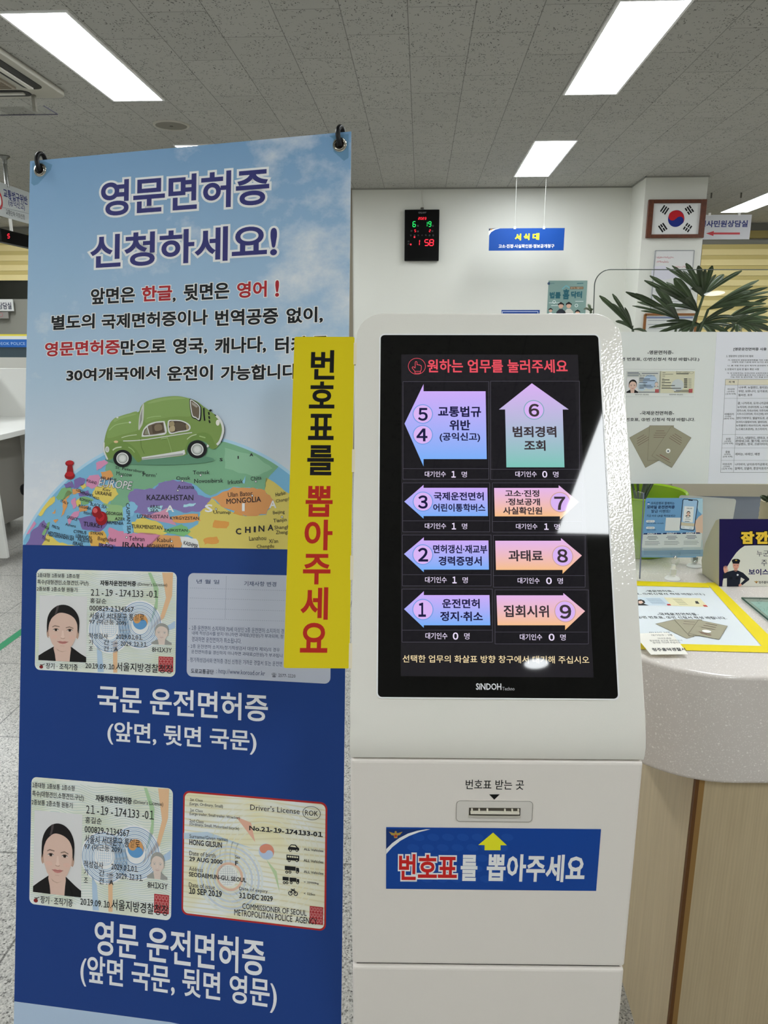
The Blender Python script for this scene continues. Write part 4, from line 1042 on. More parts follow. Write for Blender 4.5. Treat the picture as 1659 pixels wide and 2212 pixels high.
# portrait used on the cards (0..100 across, 0..100 down)
def portrait(p, L, pale=0.0, bg=True):
    def c(h):
        a = lin(h); b = lin('#d8d6cf')
        v = [x + (y - x) * pale for x, y in zip(a, b)]
        s = ''.join('%02x' % int(round(255 * ((q * 12.92) if q <= 0.0031308 else 1.055 * q ** (1 / 2.4) - 0.055))) for q in v)
        return ink('#' + s)
    SK, SH, HR, SU, SD = c('#d3b4a5'), c('#b99886'), c('#1d1a1b'), c('#1c1a1a'), c('#94766a')
    if bg: p.R(0, 0, 100, 100, c('#d3d2d2'), L)
    p.P([(0, 93), (12, 87), (32, 78), (50, 84), (68, 77), (88, 87), (100, 92), (100, 100), (0, 100)], SU, L + 2)
    p.P([(33, 70), (67, 70), (68, 80), (72, 100), (28, 100), (32, 80)], SK, L + 3)
    p.P([(33, 70), (67, 70), (67, 77), (58, 84), (50, 86), (41, 84), (33, 77)], SH, L + 4)
    p.P([(31, 79), (35, 90), (37, 100), (20, 100)], SU, L + 5); p.P([(69, 78), (67, 90), (66, 100), (84, 100)], SU, L + 5)
    p.E(51, 41, 34, 27.5, HR, L + 4, 48)
    p.C(20.5, 57, 3.5, SH, L + 4, 20, ry=9); p.C(80.5, 57, 3.5, SH, L + 4, 20, ry=9)
    p.P([(20, 46), (22, 62), (29, 74), (38, 81), (45, 84), (51, 85), (57, 84), (64, 81), (72, 74), (79.5, 62), (82, 46), (80, 36), (72, 29), (60, 25), (44, 25), (30, 29)], SK, L + 6)
    p.P(spline([(18, 57), (17, 46), (18.5, 35), (24, 25.5), (33, 18.2), (43, 14.4), (52, 13.6), (62, 15.0), (71, 19.0), (79, 26), (84, 35.5), (85, 46), (83.5, 57), (81.6, 50), (80.5, 42), (75, 34), (66, 29), (56, 26.5), (47, 25.8), (40, 27), (33, 30.5), (27, 35), (22.5, 42), (20.5, 50)], 4, True), HR, L + 8)
    p.P([(37, 15.5), (42, 14.6), (41, 20), (38, 27), (33, 29), (36, 22)], c('#4a4243'), L + 9)
    for q in ([(28.5, 47.5), (34, 45.4), (44, 46.6), (44, 47.9), (34, 47.0), (29, 48.6)], [(57, 47.9), (65, 46.2), (73.5, 48.6), (72.5, 49.8), (65, 47.8), (57, 49.2)]): p.P(q, c('#8a7265'), L + 8)
    for cx in (36.5, 65.5):
        p.C(cx, 52.2, 5.6, c('#d8cbc3'), L + 8, 20, ry=1.9); p.C(cx, 52.1, 2.6, c('#2a201d'), L + 9, 16, ry=2.3); p.line([(cx - 6.2, 52.3), (cx - 2, 50.6), (cx + 3, 50.5), (cx + 6.2, 52.2)], 0.9, c('#3a2d29'), L + 10); p.line([(cx - 4, 54.4), (cx + 4, 54.4)], 0.5, c('#b89484'), L + 8)
    p.P([(49.2, 53), (52.4, 53), (53.6, 60), (55.2, 63.4), (51, 64.8), (46.8, 63.4), (48.6, 60)], c('#dcc0b2'), L + 8); p.line([(46.6, 64.0), (49, 65.2), (51, 65.0), (53.2, 65.2), (55.6, 64.0)], 0.8, c('#a98372'), L + 9)
    p.C(33, 63, 6, c('#d6b2a3'), L + 7, 20, ry=3.5); p.C(70, 63, 6, c('#d6b2a3'), L + 7, 20, ry=3.5)
    p.P([(40, 70.2), (46, 69.0), (51, 69.8), (56, 69.0), (62.5, 70.2), (57, 72.8), (51, 73.6), (45, 72.8)], c('#c0807a'), L + 8); p.line([(39.4, 69.9), (46, 70.9), (51, 70.8), (56, 70.9), (63, 69.9)], 0.7, c('#8f544f'), L + 9); p.line([(46, 76.3), (55, 76.3)], 0.6, c('#c09c8b'), L + 8)
    p.C(22, 63.5, 0.9, c('#e9e6e0'), L + 9, 8); p.C(79.5, 64, 0.9, c('#e9e6e0'), L + 9, 8)
def seal(p, x0, y0, x1, y1, L):
    p.R(x0, y0, x1, y1, ink('#a8353a'), L, 0.0006)
    q = p.cell(x0, y0, x1, y1); w = ink('#d59a97')
    for i in range(4):
        for j in range(3):
            q.frame(8 + i * 23, 8 + j * 31, 22 + i * 23, 26 + j * 31, 2.6, w, L + 1); q.line([(15 + i * 23, 26 + j * 31), (15 + i * 23, 34 + j * 31)], 2.6, w, L + 1)
TXT = ink('#202022'); TXG = ink('#3a3c40')
M_CARD = m_lines('license_card_print', '#d2d6c4', '#d2d6c4', 240, 10, 0.22, 0.45, 0.0)
GUI = [ink('#a3b8b0'), ink('#a9bcae'), ink('#9fb7bd')]
BLL = ink('#7fa0c2'); BL2 = ink('#a9bfd4'); CW = ink('#e3e6e4'); ORS = ink('#dcb58e'); GRS = ink('#a5c39a')
def card_korean(mp, name, label):
    mb = MB(); p = Printer(mb, mp, 0.0001, 0.0003)
    a = mp(163, 1136); b = mp(1577, 166)
    mb.flat(rrect(a[0], a[1], b[0], b[1], 0.010), M_CARD, 0.0003)
    for k in range(62):
        pts = []
        for i in range(41):
            x = 175 + 1390 * i / 40
            y = 120 + k * 18 + 16 * math.sin(x * 0.008 + k * 0.13) + 11 * math.sin(x * 0.019 - k * 0.21) + (x - 870) * 0.02
            if 175 + (x - 870) * 0.025 < y < 1128 + (x - 870) * 0.03: pts.append((x, y))
            elif len(pts) > 1: p.line(pts, 2.6, GUI[k % 3], 1); pts = []
            else: pts = []
        if len(pts) > 1: p.line(pts, 2.6, GUI[k % 3], 1)
    for cx, cy, r, n in ((1210, 690, 215, 9), (905, 740, 205, 8)):
        p.C(cx, cy, r + 18, CW, 2, 48)
        for i in range(n): p.ring(cx, cy, r - i * 15, 7, BLL if i % 2 == 0 else BL2, 3, 48)
    p.P([(1290, 170), (1320, 170), (1395, 330), (1385, 520), (1330, 640), (1260, 745), (1330, 600), (1365, 450), (1345, 320)], GRS, 2)
    p.P([(1430, 170), (1540, 170), (1530, 400), (1450, 620), (1270, 780), (1420, 590), (1470, 420)], ORS, 2)
    p.P([(790, 1160), (850, 1160), (830, 960), (780, 880)], BL2, 2); p.P([(940, 860), (985, 840), (985, 1165), (945, 1165)], ORS, 2)
    p.P([(1280, 830), (1560, 650), (1560, 720)], BL2, 2)
    p.C(905, 725, 95, CW, 3, 36); p.ring(905, 725, 78, 4, BL2, 4, 36)
    for i in range(-3, 4): p.line([(905 + i * 20, 725 - 60 + abs(i) * 6), (905 + i * 20, 725 + 60 - abs(i) * 6)], 3, BL2, 4); p.line([(905 - 62 + abs(i) * 6, 725 + i * 20), (905 + 62 - abs(i) * 6, 725 + i * 20)], 3, BL2, 4)
    p.C(1212, 657, 100, CW, 3, 36)
    taeguk(p, 1212, 657, 76, -35, ink('#d09a63'), ink('#5f94c4'), 4)
    portrait(p.cell(212, 394, 674, 1064), 2)
    portrait(p.cell(1328, 636, 1526, 890), 3, pale=0.45, bg=False)
    seal(p, 1396, 1003, 1540, 1160, 3)
    p.C(228, 1108, 20, ink('#7d2426'), 3, 20, ry=16); p.line([(230, 1098), (238, 1082)], 5, ink('#7d2426'), 3); p.line([(215, 1085), (240, 1090), (262, 1078)], 6, ink('#39352e'), 3)
    for s, x0, y0, x1, y1, bd, sh in (
        ('1종대형 1종보통 1종소형', 190, 216, 607, 184, .008, 0), ('특수(대형견인,소형견인,구난)', 190, 292, 698, 252, .008, 0), ('2종보통 2종소형 원동기', 184, 352, 588, 319, .008, 0),
        ('자동차운전면허증', 815, 298, 1173, 255, .03, 0), ("(Driver's License)", 1188, 309, 1482, 276, 0, 0), ('21 -19 -174133 -01', 722, 398, 1392, 349, 0, 0), ('홍길순', 713, 474, 878, 428, .006, 0), ('000829-2134567', 708, 548, 1150, 508, .006, 0),
        ('서울시 서대문구 통일로', 709, 632, 1255, 583, .006, 0), ('97 (미근동 209)', 706, 688, 1075, 646, .006, 0), ('적성검사', 700, 824, 893, 776, .006, 0), ('2029.01.01.', 972, 828, 1238, 792, .006, 0), ('기', 702, 884, 742, 838, .006, 0), ('간 : ~', 850, 886, 995, 842, .006, 0), ('2029.12.31.', 1018, 897, 1285, 862, .006, 0),
        ('조', 702, 945, 742, 905, .006, 0), ('건 : A', 850, 949, 995, 906, .006, 0), ('8H1X3Y', 1331, 957, 1529, 917, .006, 0), ('장기 · 조직기증', 275, 1126, 592, 1082, .01, 0), ('2019.09.10.', 668, 1120, 970, 1082, .006, 0), ('서울지방경찰청장', 974, 1146, 1538, 1088, .008, 0)):
        p.T(s, x0, y0, x1, y1, TXT, 6, bold=bd)
    return mb.build(name, NM, banner, props={'label': label})
def taeguk(p, cx, cy, r, th, red, blue, L):
    p.C(cx, cy, r, blue, L, 48)
    pts = []
    a = rad(th)
    for i in range(33):
        w = a + math.pi - math.pi * i / 32
        pts.append((cx + r * math.cos(w), cy - r * math.sin(w)))
    p.P(pts, red, L + 1)
    p.C(cx - r / 2 * math.cos(a), cy + r / 2 * math.sin(a), r / 2, red, L + 2, 32)
    p.C(cx + r / 2 * math.cos(a), cy - r / 2 * math.sin(a), r / 2, blue, L + 2, 32)
card_korean(N5.fn, 'printed_license_card', 'printed license card front above the white heading about the domestic license')
s0, s1 = N5.fn(163, 1136), N5.fn(1577, 166); d0, d1 = N7.fn(76, 1118), N7.fn(781.5, 553)
def map3(x, y):
    a, b = N5.fn(x, y)
    return d0[0] + (a - s0[0]) / (s1[0] - s0[0]) * (d1[0] - d0[0]), d0[1] + (b - s0[1]) / (s1[1] - s0[1]) * (d1[1] - d0[1])
card_korean(map3, 'printed_license_card', 'printed license card front beside the red edged card')
# back of the domestic card
mb = MB(); p = Printer(mb, N6.fn, 0.0001, 0.0003)
a = N6.fn(97, 1066); b = N6.fn(1384, 1150); c = N6.fn(108, 156)
mb.flat(rrect(a[0], b[1], b[0], c[1], 0.010), ink('#b9bdca', k=1.2), 0.0003)
TB = ink('#44506e'); TD = ink('#23283a'); DOT = ink('#8b92a4')
for y in (288, 378, 470, 562):
    for i in range(66): p.R(125 + i * 19, y + 24 * i / 45, 135 + i * 19, y + 4 + 24 * i / 45, DOT, 1)
for i in range(32): p.R(449 - i * 0.3, 186 + i * 12, 454 - i * 0.3, 193 + i * 12, DOT, 1)
for s, x0, y0, x1, y1, m, bd in (
    ('년 월 일', 186, 250, 390, 218, TB, .012), ('기재사항 변경', 612, 272, 900, 236, TB, .012), ('- 1종 운전면허 소지자와 70세 이상인 2종 운전면허 소지자의 경', 118, 668, 968, 657, TB, 0), ('내에 적성검사를 받지 아니하면 과태료(3만원)가 부과되며, 정', 145, 716, 962, 708, TB, 0), ('경과하면 운전면허가 취소됩니다.', 142, 771, 588, 744, TB, 0),
    ('- 2종 운전면허 소지자(정기적성검사 대상자 제외)의 경우', 112, 833, 932, 828, TB, 0), ('운전면허증을 갱신하지 아니하면 과태료(2만원)가 부과됩니', 139, 882, 955, 880, TB, 0), ('- 정기적성검사와 면허증 갱신 신청은 가까운 경찰서 또는 운전면', 108, 952, 952, 950, TB, 0), ('도로교통공단', 135, 1054, 340, 1022, TD, .02), (': http://www.koroad.or.kr', 362, 1066, 800, 1034, TB, 0), ('☎ 1577-1120', 858, 1088, 1072, 1060, TD, 0)):
    p.T(s, x0, y0, x1, y1, m, 2, bold=bd)
mb.build('printed_license_card', NM, banner, props={'label': 'pale grey back of the domestic license, partly behind the yellow sign'})
# english back with a red edge
mb = MB(); p = Printer(mb, N7.fn, 0.0001, 0.0003)
a = N7.fn(822, 1176); b = N7.fn(1534, 1248); c = N7.fn(833, 556); d = N7.fn(1537, 629)
X0, X1, Y0, Y1 = (a[0] + c[0]) / 2, (b[0] + d[0]) / 2, (a[1] + b[1]) / 2, (c[1] + d[1]) / 2
mb.flat(rrect(X0, Y0, X1, Y1, 0.011), ink('#a92a28'), 0.0003)
mb.flat(rrect(X0 + 0.003, Y0 + 0.003, X1 - 0.003, Y1 - 0.003, 0.009), m_lines('english_license_print', '#dcd6b0', '#cfc79f', 220, 9, 0.2, 0.45, 0.7), 0.0004)
BR_, BR2 = ink('#c3cbd2'), ink('#d3d8d4')
for i in range(7): p.ring(1060, 990, 62 + i * 17, 11, BR_ if i % 2 else BR2, 2, 48)
p.ring(1060, 985, 62, 12, ink('#d8b49e'), 3, 40); p.C(1050, 980, 52, ink('#dfe1dc'), 3, 36)
for i in range(-4, 5): p.line([(1050 + i * 11, 932 + abs(i) * 7), (1050 + i * 11, 1028 - abs(i) * 7)], 2, ink('#b9bfc0'), 4); p.line([(1003 + abs(i) * 6, 980 + i * 11), (1097 - abs(i) * 6, 980 + i * 11)], 2, ink('#b9bfc0'), 4)
p.C(1240, 862, 38, ink('#d5dadf'), 3, 32); taeguk(p, 1240, 862, 38, -40, ink('#d18a74'), ink('#aebfd8'), 4)
p.P([(1090, 690), (1185, 815), (1165, 720)], ink('#d8a892'), 3); p.P([(835, 770), (950, 765), (1180, 850), (1000, 800), (835, 800)], ink('#b7c8d6'), 2); p.P([(1240, 900), (1290, 960), (1305, 1060), (1280, 980)], ink('#b3c79c'), 3)
for i in range(6): p.ring(1230, 900, 150 + i * 26, 5, ink('#d9d8c4'), 2, 40)
for s, x0, y0, x1, y1, bd in (
    ('1st Class', 865, 612, 928, 604, 0), ('(Large, Ordinary, Small)', 863, 637, 1027, 632, 0), ('1st Class', 865, 664, 928, 655, 0), ('(Large trailer, Small trailer, Wrecker)', 863, 685, 1110, 689, 0), ('2nd Class', 863, 717, 932, 708, 0), ('(Ordinary, Small, Motorized bicycle)', 863, 737, 1106, 741, 0),
    ("Driver's License", 1161, 657, 1404, 650, 0), ('ROK', 1430, 683, 1494, 663, 0), ('No.21-19-174133-01', 1156, 757, 1517, 766, .03), ('Surname/Given names', 863, 794, 1050, 794, 0), ('HONG GILSUN', 862, 828, 1022, 816, .022), ('Date of birth', 862, 879, 990, 870, 0), ('29 AUG 2000', 862, 907, 1025, 902, .022), ('Sex', 1087, 895, 1112, 882, 0), ('F', 1087, 929, 1101, 908, .02),
    ('Address', 861, 955, 929, 942, 0), ('SEODAEMUN-GU, SEOUL', 860, 986, 1142, 991, .022), ('Date of issue', 860, 1034, 988, 1026, 0), ('10 SEP 2019', 860, 1068, 1022, 1054, .022), ('Date of expiry', 1107, 1054, 1247, 1049, 0), ('31 DEC 2029', 1107, 1089, 1272, 1079, .022), ('COMMISSIONER OF SEOUL', 1122, 1142, 1438, 1150, .006), ('METROPOLITAN POLICE  AGENCY', 1083, 1174, 1490, 1190, .006),
    ('ALL Vehicles', 1424, 855, 1520, 853, .01), ('ALL Vehicles', 1423, 911, 1520, 907, .01), ('ALL Vehicles', 1424, 966, 1520, 963, .01), ('< 10000kg', 1424, 1017, 1497, 1013, .01), ('< 125cc', 1424, 1072, 1480, 1066, .01)):
    p.T(s, x0, y0, x1, y1, TXT, 6, bold=bd)
p.ring(1462, 673, 44, 2.6, TXT, 6, 40, ry=32)
def wheels(xs, y, r=7):
    for x in xs: p.C(x, y, r, TXT, 7, 16); p.C(x, y, r * 0.45, ink('#d8d4b8'), 8, 12)
p.P([(1346, 846), (1350, 838), (1362, 826), (1384, 828), (1394, 840), (1401, 845), (1401, 856), (1346, 852)], TXT, 6); p.P([(1356, 837), (1364, 830), (1381, 832), (1388, 841)], ink('#d8d4b8'), 7); wheels((1358, 1390), 855)
p.P([(1339, 876), (1401, 882), (1401, 908), (1339, 902)], TXT, 6); wheels((1352, 1390), 906)
for i in range(5): p.P([(1344 + i * 11, 881 + i), (1352 + i * 11, 882 + i), (1352 + i * 11, 890 + i), (1344 + i * 11, 889 + i)], ink('#d8d4b8'), 7)
p.P([(1331, 931), (1384, 936), (1384, 956), (1331, 951)], TXT, 6); p.P([(1386, 940), (1400, 942), (1402, 962), (1386, 960)], TXT, 6); wheels((1340, 1356, 1392), 962)
p.P([(1320, 984), (1350, 987), (1350, 1005), (1320, 1002)], TXT, 6); p.P([(1354, 988), (1388, 991), (1388, 1010), (1354, 1007)], TXT, 6); p.P([(1390, 996), (1401, 997), (1402, 1015), (1390, 1014)], TXT, 6); wheels((1328, 1342, 1362, 1394), 1014)
p.ring(1358, 1066, 9, 4, TXT, 6, 20); p.ring(1384, 1068, 9, 4, TXT, 6, 20); p.line([(1358, 1066), (1366, 1052), (1378, 1054), (1384, 1068)], 5, TXT, 6); p.line([(1360, 1046), (1376, 1050)], 5, TXT, 6); p.line([(1376, 1042), (1384, 1068)], 3, TXT, 6)
seal(p, 1453, 1128, 1518, 1222, 4)
mb.build('printed_license_card', NM, banner, props={'label': 'red edged back of the english license'})

# stand behind the banner
bs = thing('banner_stand', 'thin black folding stand whose hooks hold the corners of the license banner', 'stand', T3(NF.w(BW / 2, -BH * 0.5, -0.12).x, NF.w(BW / 2, -BH * 0.5, -0.12).y, 0))
BK = ink('#131315', 0.3, 1)
for (ex, ey), sg in zip(eyes, (-1, 1)):
    b = MB()
    HK = [NF.w(ex + 0.0005, ey - 0.004, 0.003), NF.w(ex, ey + 0.004, 0.006), NF.w(ex - 0.0015, ey + 0.014, 0.008), NF.w(ex - 0.001 , ey + 0.023, 0.007), NF.w(ex + 0.001, ey + 0.029, 0.002), NF.w(ex + 0.003, ey + 0.027, -0.006), NF.w(ex + 0.002, ey + 0.010, -0.016)]
    b.tube(spline(HK, 5), 0.0042, BK, 14)
    b.build('hook', None, bs, smooth=50)
    b = MB(); b.tube([NF.w(ex, ey + 0.012, -0.016), NF.w(BW / 2 - sg * 0.02, -0.95, -0.05), NF.w(BW / 2 - sg * 0.26, -BH + 0.02, -0.03)], 0.004, BK, 8); b.build('pole', None, bs, smooth=50)
f = NF.w(BW / 2, -0.95, -0.05)
for dx in (-0.28, 0.28):
    q = NF.w(BW / 2 + dx, -BH + 0.05, -0.03)
    b = MB(); b.tube([Vector((q.x, q.y, q.z)), Vector((q.x, q.y, 0.006))], 0.005, BK, 8); b.build('foot', None, bs)
q = f + RZ @ n0 * 0.42
b = MB(); b.tube([f, Vector((q.x, q.y, 0.006))], 0.005, BK, 8); b.build('rear_leg', None, bs)
# ================================================================== service counter on the right
def cw(x, y, z): return RZ @ Vector((x, y, z)) + CAM
CZ = 0.89
STONE = m_stone()
def arc(cx, cy, r, a0, a1, n=14): return [(cx + r * math.cos(rad(a0 + (a1 - a0) * i / n)), cy + r * math.sin(rad(a0 + (a1 - a0) * i / n))) for i in range(n + 1)]
out = arc(0.583, 1.275, 0.19, 180, 270) + [(2.2, 1.085), (2.2, 2.06), (0.452, 2.06)]
def wl(pts): return [tuple(cw(x, y, 0))[:2] for x, y in pts]
counter = thing('service_counter', 'rounded service counter of pale speckled stone on a light wood base, behind the kiosk', 'counter', T3(cw(0.9, 1.5, 0).x, cw(0.9, 1.5, 0).y, 0))
mb = MB(); mb.prism(wl(out), 0.697, CZ, STONE); mb.build('countertop', None, counter, smooth=30, bevel=0.006)
WD = m_wood('#9a8a6e', '#a59679', 1.55)
WE1, WE2 = ink('#5d3d1e', 0.5, 1.2), ink('#8a6a3c', 0.5, 1.2)
def pr_(pts, z0, z1, m, name, par=counter, bev=None):
    b = MB(); b.prism(wl(pts), z0, z1, m); return b.build(name, None, par, bevel=bev)
pr_([(0.522, 1.106), (0.542, 1.106), (0.60, 2.0), (0.58, 2.0)], 0.0, 0.697, WD, 'side_panel')
pr_([(0.538, 1.10), (2.1, 1.10), (2.1, 1.12), (0.538, 1.12)], 0.0, 0.697, WD, 'front_panel')
pr_([(0.5225, 1.0985), (0.5285, 1.0985), (0.5285, 1.108), (0.5225, 1.108)], 0.0, 0.697, WE1, 'edge_strip')
pr_([(0.5285, 1.0990), (0.538, 1.0990), (0.538, 1.108), (0.5285, 1.108)], 0.0, 0.697, WE2, 'edge_strip')
pr_([(0.6, 1.98), (2.1, 1.98), (2.1, 2.0), (0.6, 2.0)], 0.0, 0.697, WD, 'back_panel')

TF = Frame((0, 0, CZ), RZ @ Vector((1, 0, 0)), RZ @ Vector((0, 1, 0)))
PAP = ink('#d5dbde', 0.25, 1.15)
TAPE = ink('#d9c51c', 0.45, 1.2)
R6 = (1340, 1020, 5.2)
nt = thing('taped_notice', 'large paper notice taped to the countertop with yellow tape', 'notice', T3(at_z(1480, 1330, CZ)))
mb = MB(); p = Printer(mb, TF.loc, 0.00015, 0.0004).zoom(*R6)
p.P([(60, 1262), (1010, 1282), (1640, 1975), (120, 1955)], PAP, 0)
INK = ink('#26282c')
for s, x0, y0, x1, y1, bd, ro in (('-영문면허증-', 292, 1349, 585, 1328, .012, -0.6), ('(②번 번호표, ①번신청서 작성 바랍니다.)', -90, 1384, 925, 1359, .012, -1.0), ('-국제운전면허증-', 428, 1612, 858, 1584, .012, -0.8), ('②번 번호표, ③번 신청서 작성 바랍니다.', 205, 1652, 1165, 1622, .012, -1.2)):
    p.T(s, x0, y0, x1, y1, INK, 2, bold=bd, rot=ro)
p.P([(150, 1408), (490, 1410), (572, 1502), (190, 1500)], ink('#b9c6cf'), 1); p.P([(490, 1410), (895, 1418), (987, 1517), (575, 1503)], ink('#d0c9a4'), 1)
p.P([(195, 1440), (230, 1432), (268, 1445), (280, 1470), (262, 1480), (320, 1500), (200, 1500)], ink('#2a2625'), 2); p.P([(205, 1452), (240, 1448), (258, 1470), (230, 1484), (205, 1478)], ink('#cfaea0'), 3)
for i in range(6): p.line([(290 + i * 12, 1424 + i * 11), (450 + i * 12, 1425 + i * 11)], 4, ink('#6c7f96'), 2); p.line([(590 + i * 14, 1430 + i * 12), (690 + i * 14, 1432 + i * 12)], 4, ink('#7b785f'), 2)
p.P([(520, 1484), (556, 1484), (572, 1501), (530, 1501)], ink('#b8383c'), 3); p.P([(925, 1496), (965, 1498), (985, 1515), (940, 1513)], ink('#b8383c'), 3); p.P([(838, 1452), (868, 1452), (890, 1482), (848, 1480)], ink('#3c3c3c'), 2)
BKL = ink('#96917c'); BKE = ink('#5f5b4c')
def booklets(p, lists, L):
    for i, q in enumerate(lists):
        p.P(q, BKL, L + i * 2)
        for a, b in zip(q, q[1:] + q[:1]): p.line([a, b], 2.2, BKE, L + i * 2 + 1)
booklets(p, [[(395, 1708), (605, 1660), (830, 1850), (745, 1874)], [(605, 1660), (915, 1662), (900, 1845), (775, 1845)], [(876, 1666), (1203, 1735), (1110, 1887), (765, 1820)]], 2)
for i in range(3): p.line([(955 - i * 22, 1706 + i * 22), (1085 - i * 10, 1730 + i * 24)], 5, ink('#6b5750'), 9)
for i in range(2): p.line([(880 + i * 20, 1800 + i * 14), (1020, 1835 + i * 14)], 5, ink('#7a4a44'), 9)
p.C(968, 1797, 26, ink('#e4e2da'), 9, 20, ry=22); p.line([(715, 1682), (840, 1690)], 5, ink('#6b5750'), 5); p.line([(705, 1706), (830, 1716)], 5, ink('#6b5750'), 5)
mb.build('paper', TF.M(), nt)
for iz, q in enumerate(([(60, 1224), (975, 1250), (1005, 1302), (60, 1276)], [(965, 1246), (1062, 1246), (1700, 1870), (1700, 2010), (1590, 1962)], [(110, 1922), (1600, 1958), (1700, 1962), (1700, 2034), (110, 1992)])):
    mb = MB(); p = Printer(mb, TF.loc, 0.00015, 0.0011 + 0.0002 * (iz == 1)).zoom(*R6); p.P(q, TAPE, 0); mb.build('yellow_tape', TF.M(), nt)
# ticket slip
TK = [at_z(1406, 1414, CZ + 0.006), at_z(1486.5, 1413, CZ + 0.006), at_z(1384, 1362, CZ + 0.022)]
tk, tk2, tk3 = [(q.x, q.y) for q in TK]
SF = Frame(TK[0], (tk2[0] - tk[0], tk2[1] - tk[1], 0), (tk3[0] - tk[0], tk3[1] - tk[1], 0.016))
SF = Frame(SF.O, SF.u, (SF.v - SF.u * SF.v.dot(SF.u)))
mb = MB(); TW = (Vector(tk2) - Vector(tk)).length; TH = (Vector(tk3) - Vector(tk)).length
vs = []; fs = []; NN = 12
for j in range(NN + 1):
    t = j / NN
    for i in (0, 1):
        vs.append((TW * i - 0.011 * t, TH * t * 1.0, -0.00018 - 0.006 * max(0, t - 0.85) * 6 * (1 - i * 0.4)))
for j in range(NN): fs.append((2 * j, 2 * j + 1, 2 * j + 3, 2 * j + 2))
SLIP = ink('#dedbd2', 0.6, 1.2)
mb.add(vs, fs, SLIP)
mb.prism([(0, 0), (TW, 0), (TW - 0.005, TH * 0.85), (-0.005, TH * 0.85)], -0.0003, -0.0001, SLIP)
p = Printer(mb, SF.loc, 0.0001).zoom(*R6)
for s, x0, y0, x1, y1, bd in (('청주흥덕경찰서', 384, 2012, 736, 1970, .03), ('잠시만 기다려 주십시오', 386, 1926, 684, 1902, 0), ('접수번호 순으로 처리하오니', 350, 1902, 702, 1880, 0), ('어서오세요', 441, 1876, 582, 1857, 0), ('대기인수 : 1명', 373, 1841, 592, 1819, 0), ('PM 01시 14분', 346, 1808, 570, 1790, 0)):
    p.T(s, x0 - 16, y0, x1 - 16, y1, INK, 1, bold=bd)
o = mb.build('ticket_slip', SF.M()); tag(o, 'small curled white paper ticket lying across the yellow tape', 'ticket')

# clear acrylic partition with two paper sheets
tl = rad(6)
AF = Frame(cw(0, 1.612, CZ - CAMZ + 0.001), RZ @ Vector((1, 0, 0)), RZ @ Vector((0, math.sin(tl), math.cos(tl))))
ac = thing('acrylic_partition', 'clear acrylic partition with a rounded corner standing on the counter', 'partition', AF.M())
aL = AF.loc(1283.5, 650)[0]; bT = AF.loc(1500, 582)[1]; aR = 2.2
ro = 0.034
pts = [(aL, 0.0), (aR, 0.0), (aR, bT)] + [(aL + ro + ro * math.cos(rad(90 + 9 * i)), bT - ro + ro * math.sin(rad(90 + 9 * i))) for i in range(11)]
mb = MB(); mb.prism(pts, -0.004, 0.0, M_CLEAR); mb.build('clear_sheet', AF.M(), ac)
mb = MB(); mb.tube([(aR, bT, -0.002)] + [(x, y, -0.002) for x, y in pts[3:]] + [(aL, 0.001, -0.002)], 0.0011, ink('#5f6663', 0.2, 1), 6); mb.build('polished_edge', AF.M(), ac)
w0 = Frame(AF.w(0, 0, 0.06), AF.u, AF.v).loc(1382, 1246)
mb = MB(); mb.box((w0[0] - 0.0025, 0.0, 0.001), (w0[0] + 0.0025, 0.19, 0.06), M_CLEAR); mb.build('support_fin', AF.M(), ac)
mb = MB(); mb.tube([(w0[0], 0.0, 0.06), (w0[0], 0.19, 0.06)], 0.0016, ink('#7b8099', 0.2, 1), 6); mb.build('polished_edge', AF.M(), ac)
R5 = (1340, 700, 5.2)
e = AF.loc(1548, 717); e2 = AF.loc(1528, 1045)
yt, yb = e[1], e2[1]; xm = (e[0] + e2[0]) / 2
hp = MB(); hp.prism([(xm - 0.33, yb), (xm, yb), (xm, yt), (xm - 0.33, yt)], 0.0006, 0.0012, ink('#ced0cc', 0.35, 1.35))
p = Printer(hp, AF.loc, 0.00012, 0.0012).zoom(*R5)
for s, x0, y0, x1, y1, bd in (('-영문면허증-', 302, 342, 594, 297, .02), ('(②번 번호표, ①번신청서 작성 바랍니다.)', -70, 421, 885, 376, .02), ('-국제운전면허증-', 218, 1022, 602, 978, .02), ('(②번 번호표, ③번 신청서 작성 바랍니다.', -80, 1098, 838, 1053, .02)):
    p.T(s, x0, y0, x1, y1, INK, 2, bold=bd)
p.line([(40, 506), (838, 508)], 2, ink('#a5a8a6'), 1); p.line([(40, 815), (822, 818)], 2, ink('#a5a8a6'), 1)
p.R(65, 527, 446, 775, ink('#c6c8c2'), 1); p.R(440, 530, 822, 776, ink('#cdc9af'), 1)
p.C(330, 650, 80, ink('#a9bcd0'), 2, 28); p.C(240, 700, 50, ink('#b4c4cf'), 2, 24); p.C(640, 690, 70, ink('#bfc4c4'), 2, 28)
portrait(p.cell(73, 600, 196, 774), 2); portrait(p.cell(375, 640, 428, 708), 3, 0.4, False)
p.T('11-17-174133-01', 212, 588, 390, 571, INK, 4)
for y, a, b in ((545, 78, 205), (561, 78, 220), (580, 78, 205), (555, 238, 420), (605, 212, 262), (618, 210, 330), (636, 210, 385), (655, 210, 300), (688, 210, 345), (706, 210, 360), (720, 210, 262), (765, 196, 420)): p.line([(a, y), (b, y)], 7 if y != 618 else 9, ink('#4e5866'), 4)
p.T("Driver's License", 625, 546, 765, 530, INK, 3); p.ring(795, 545, 24, 2.5, INK, 3, 24, ry=13)
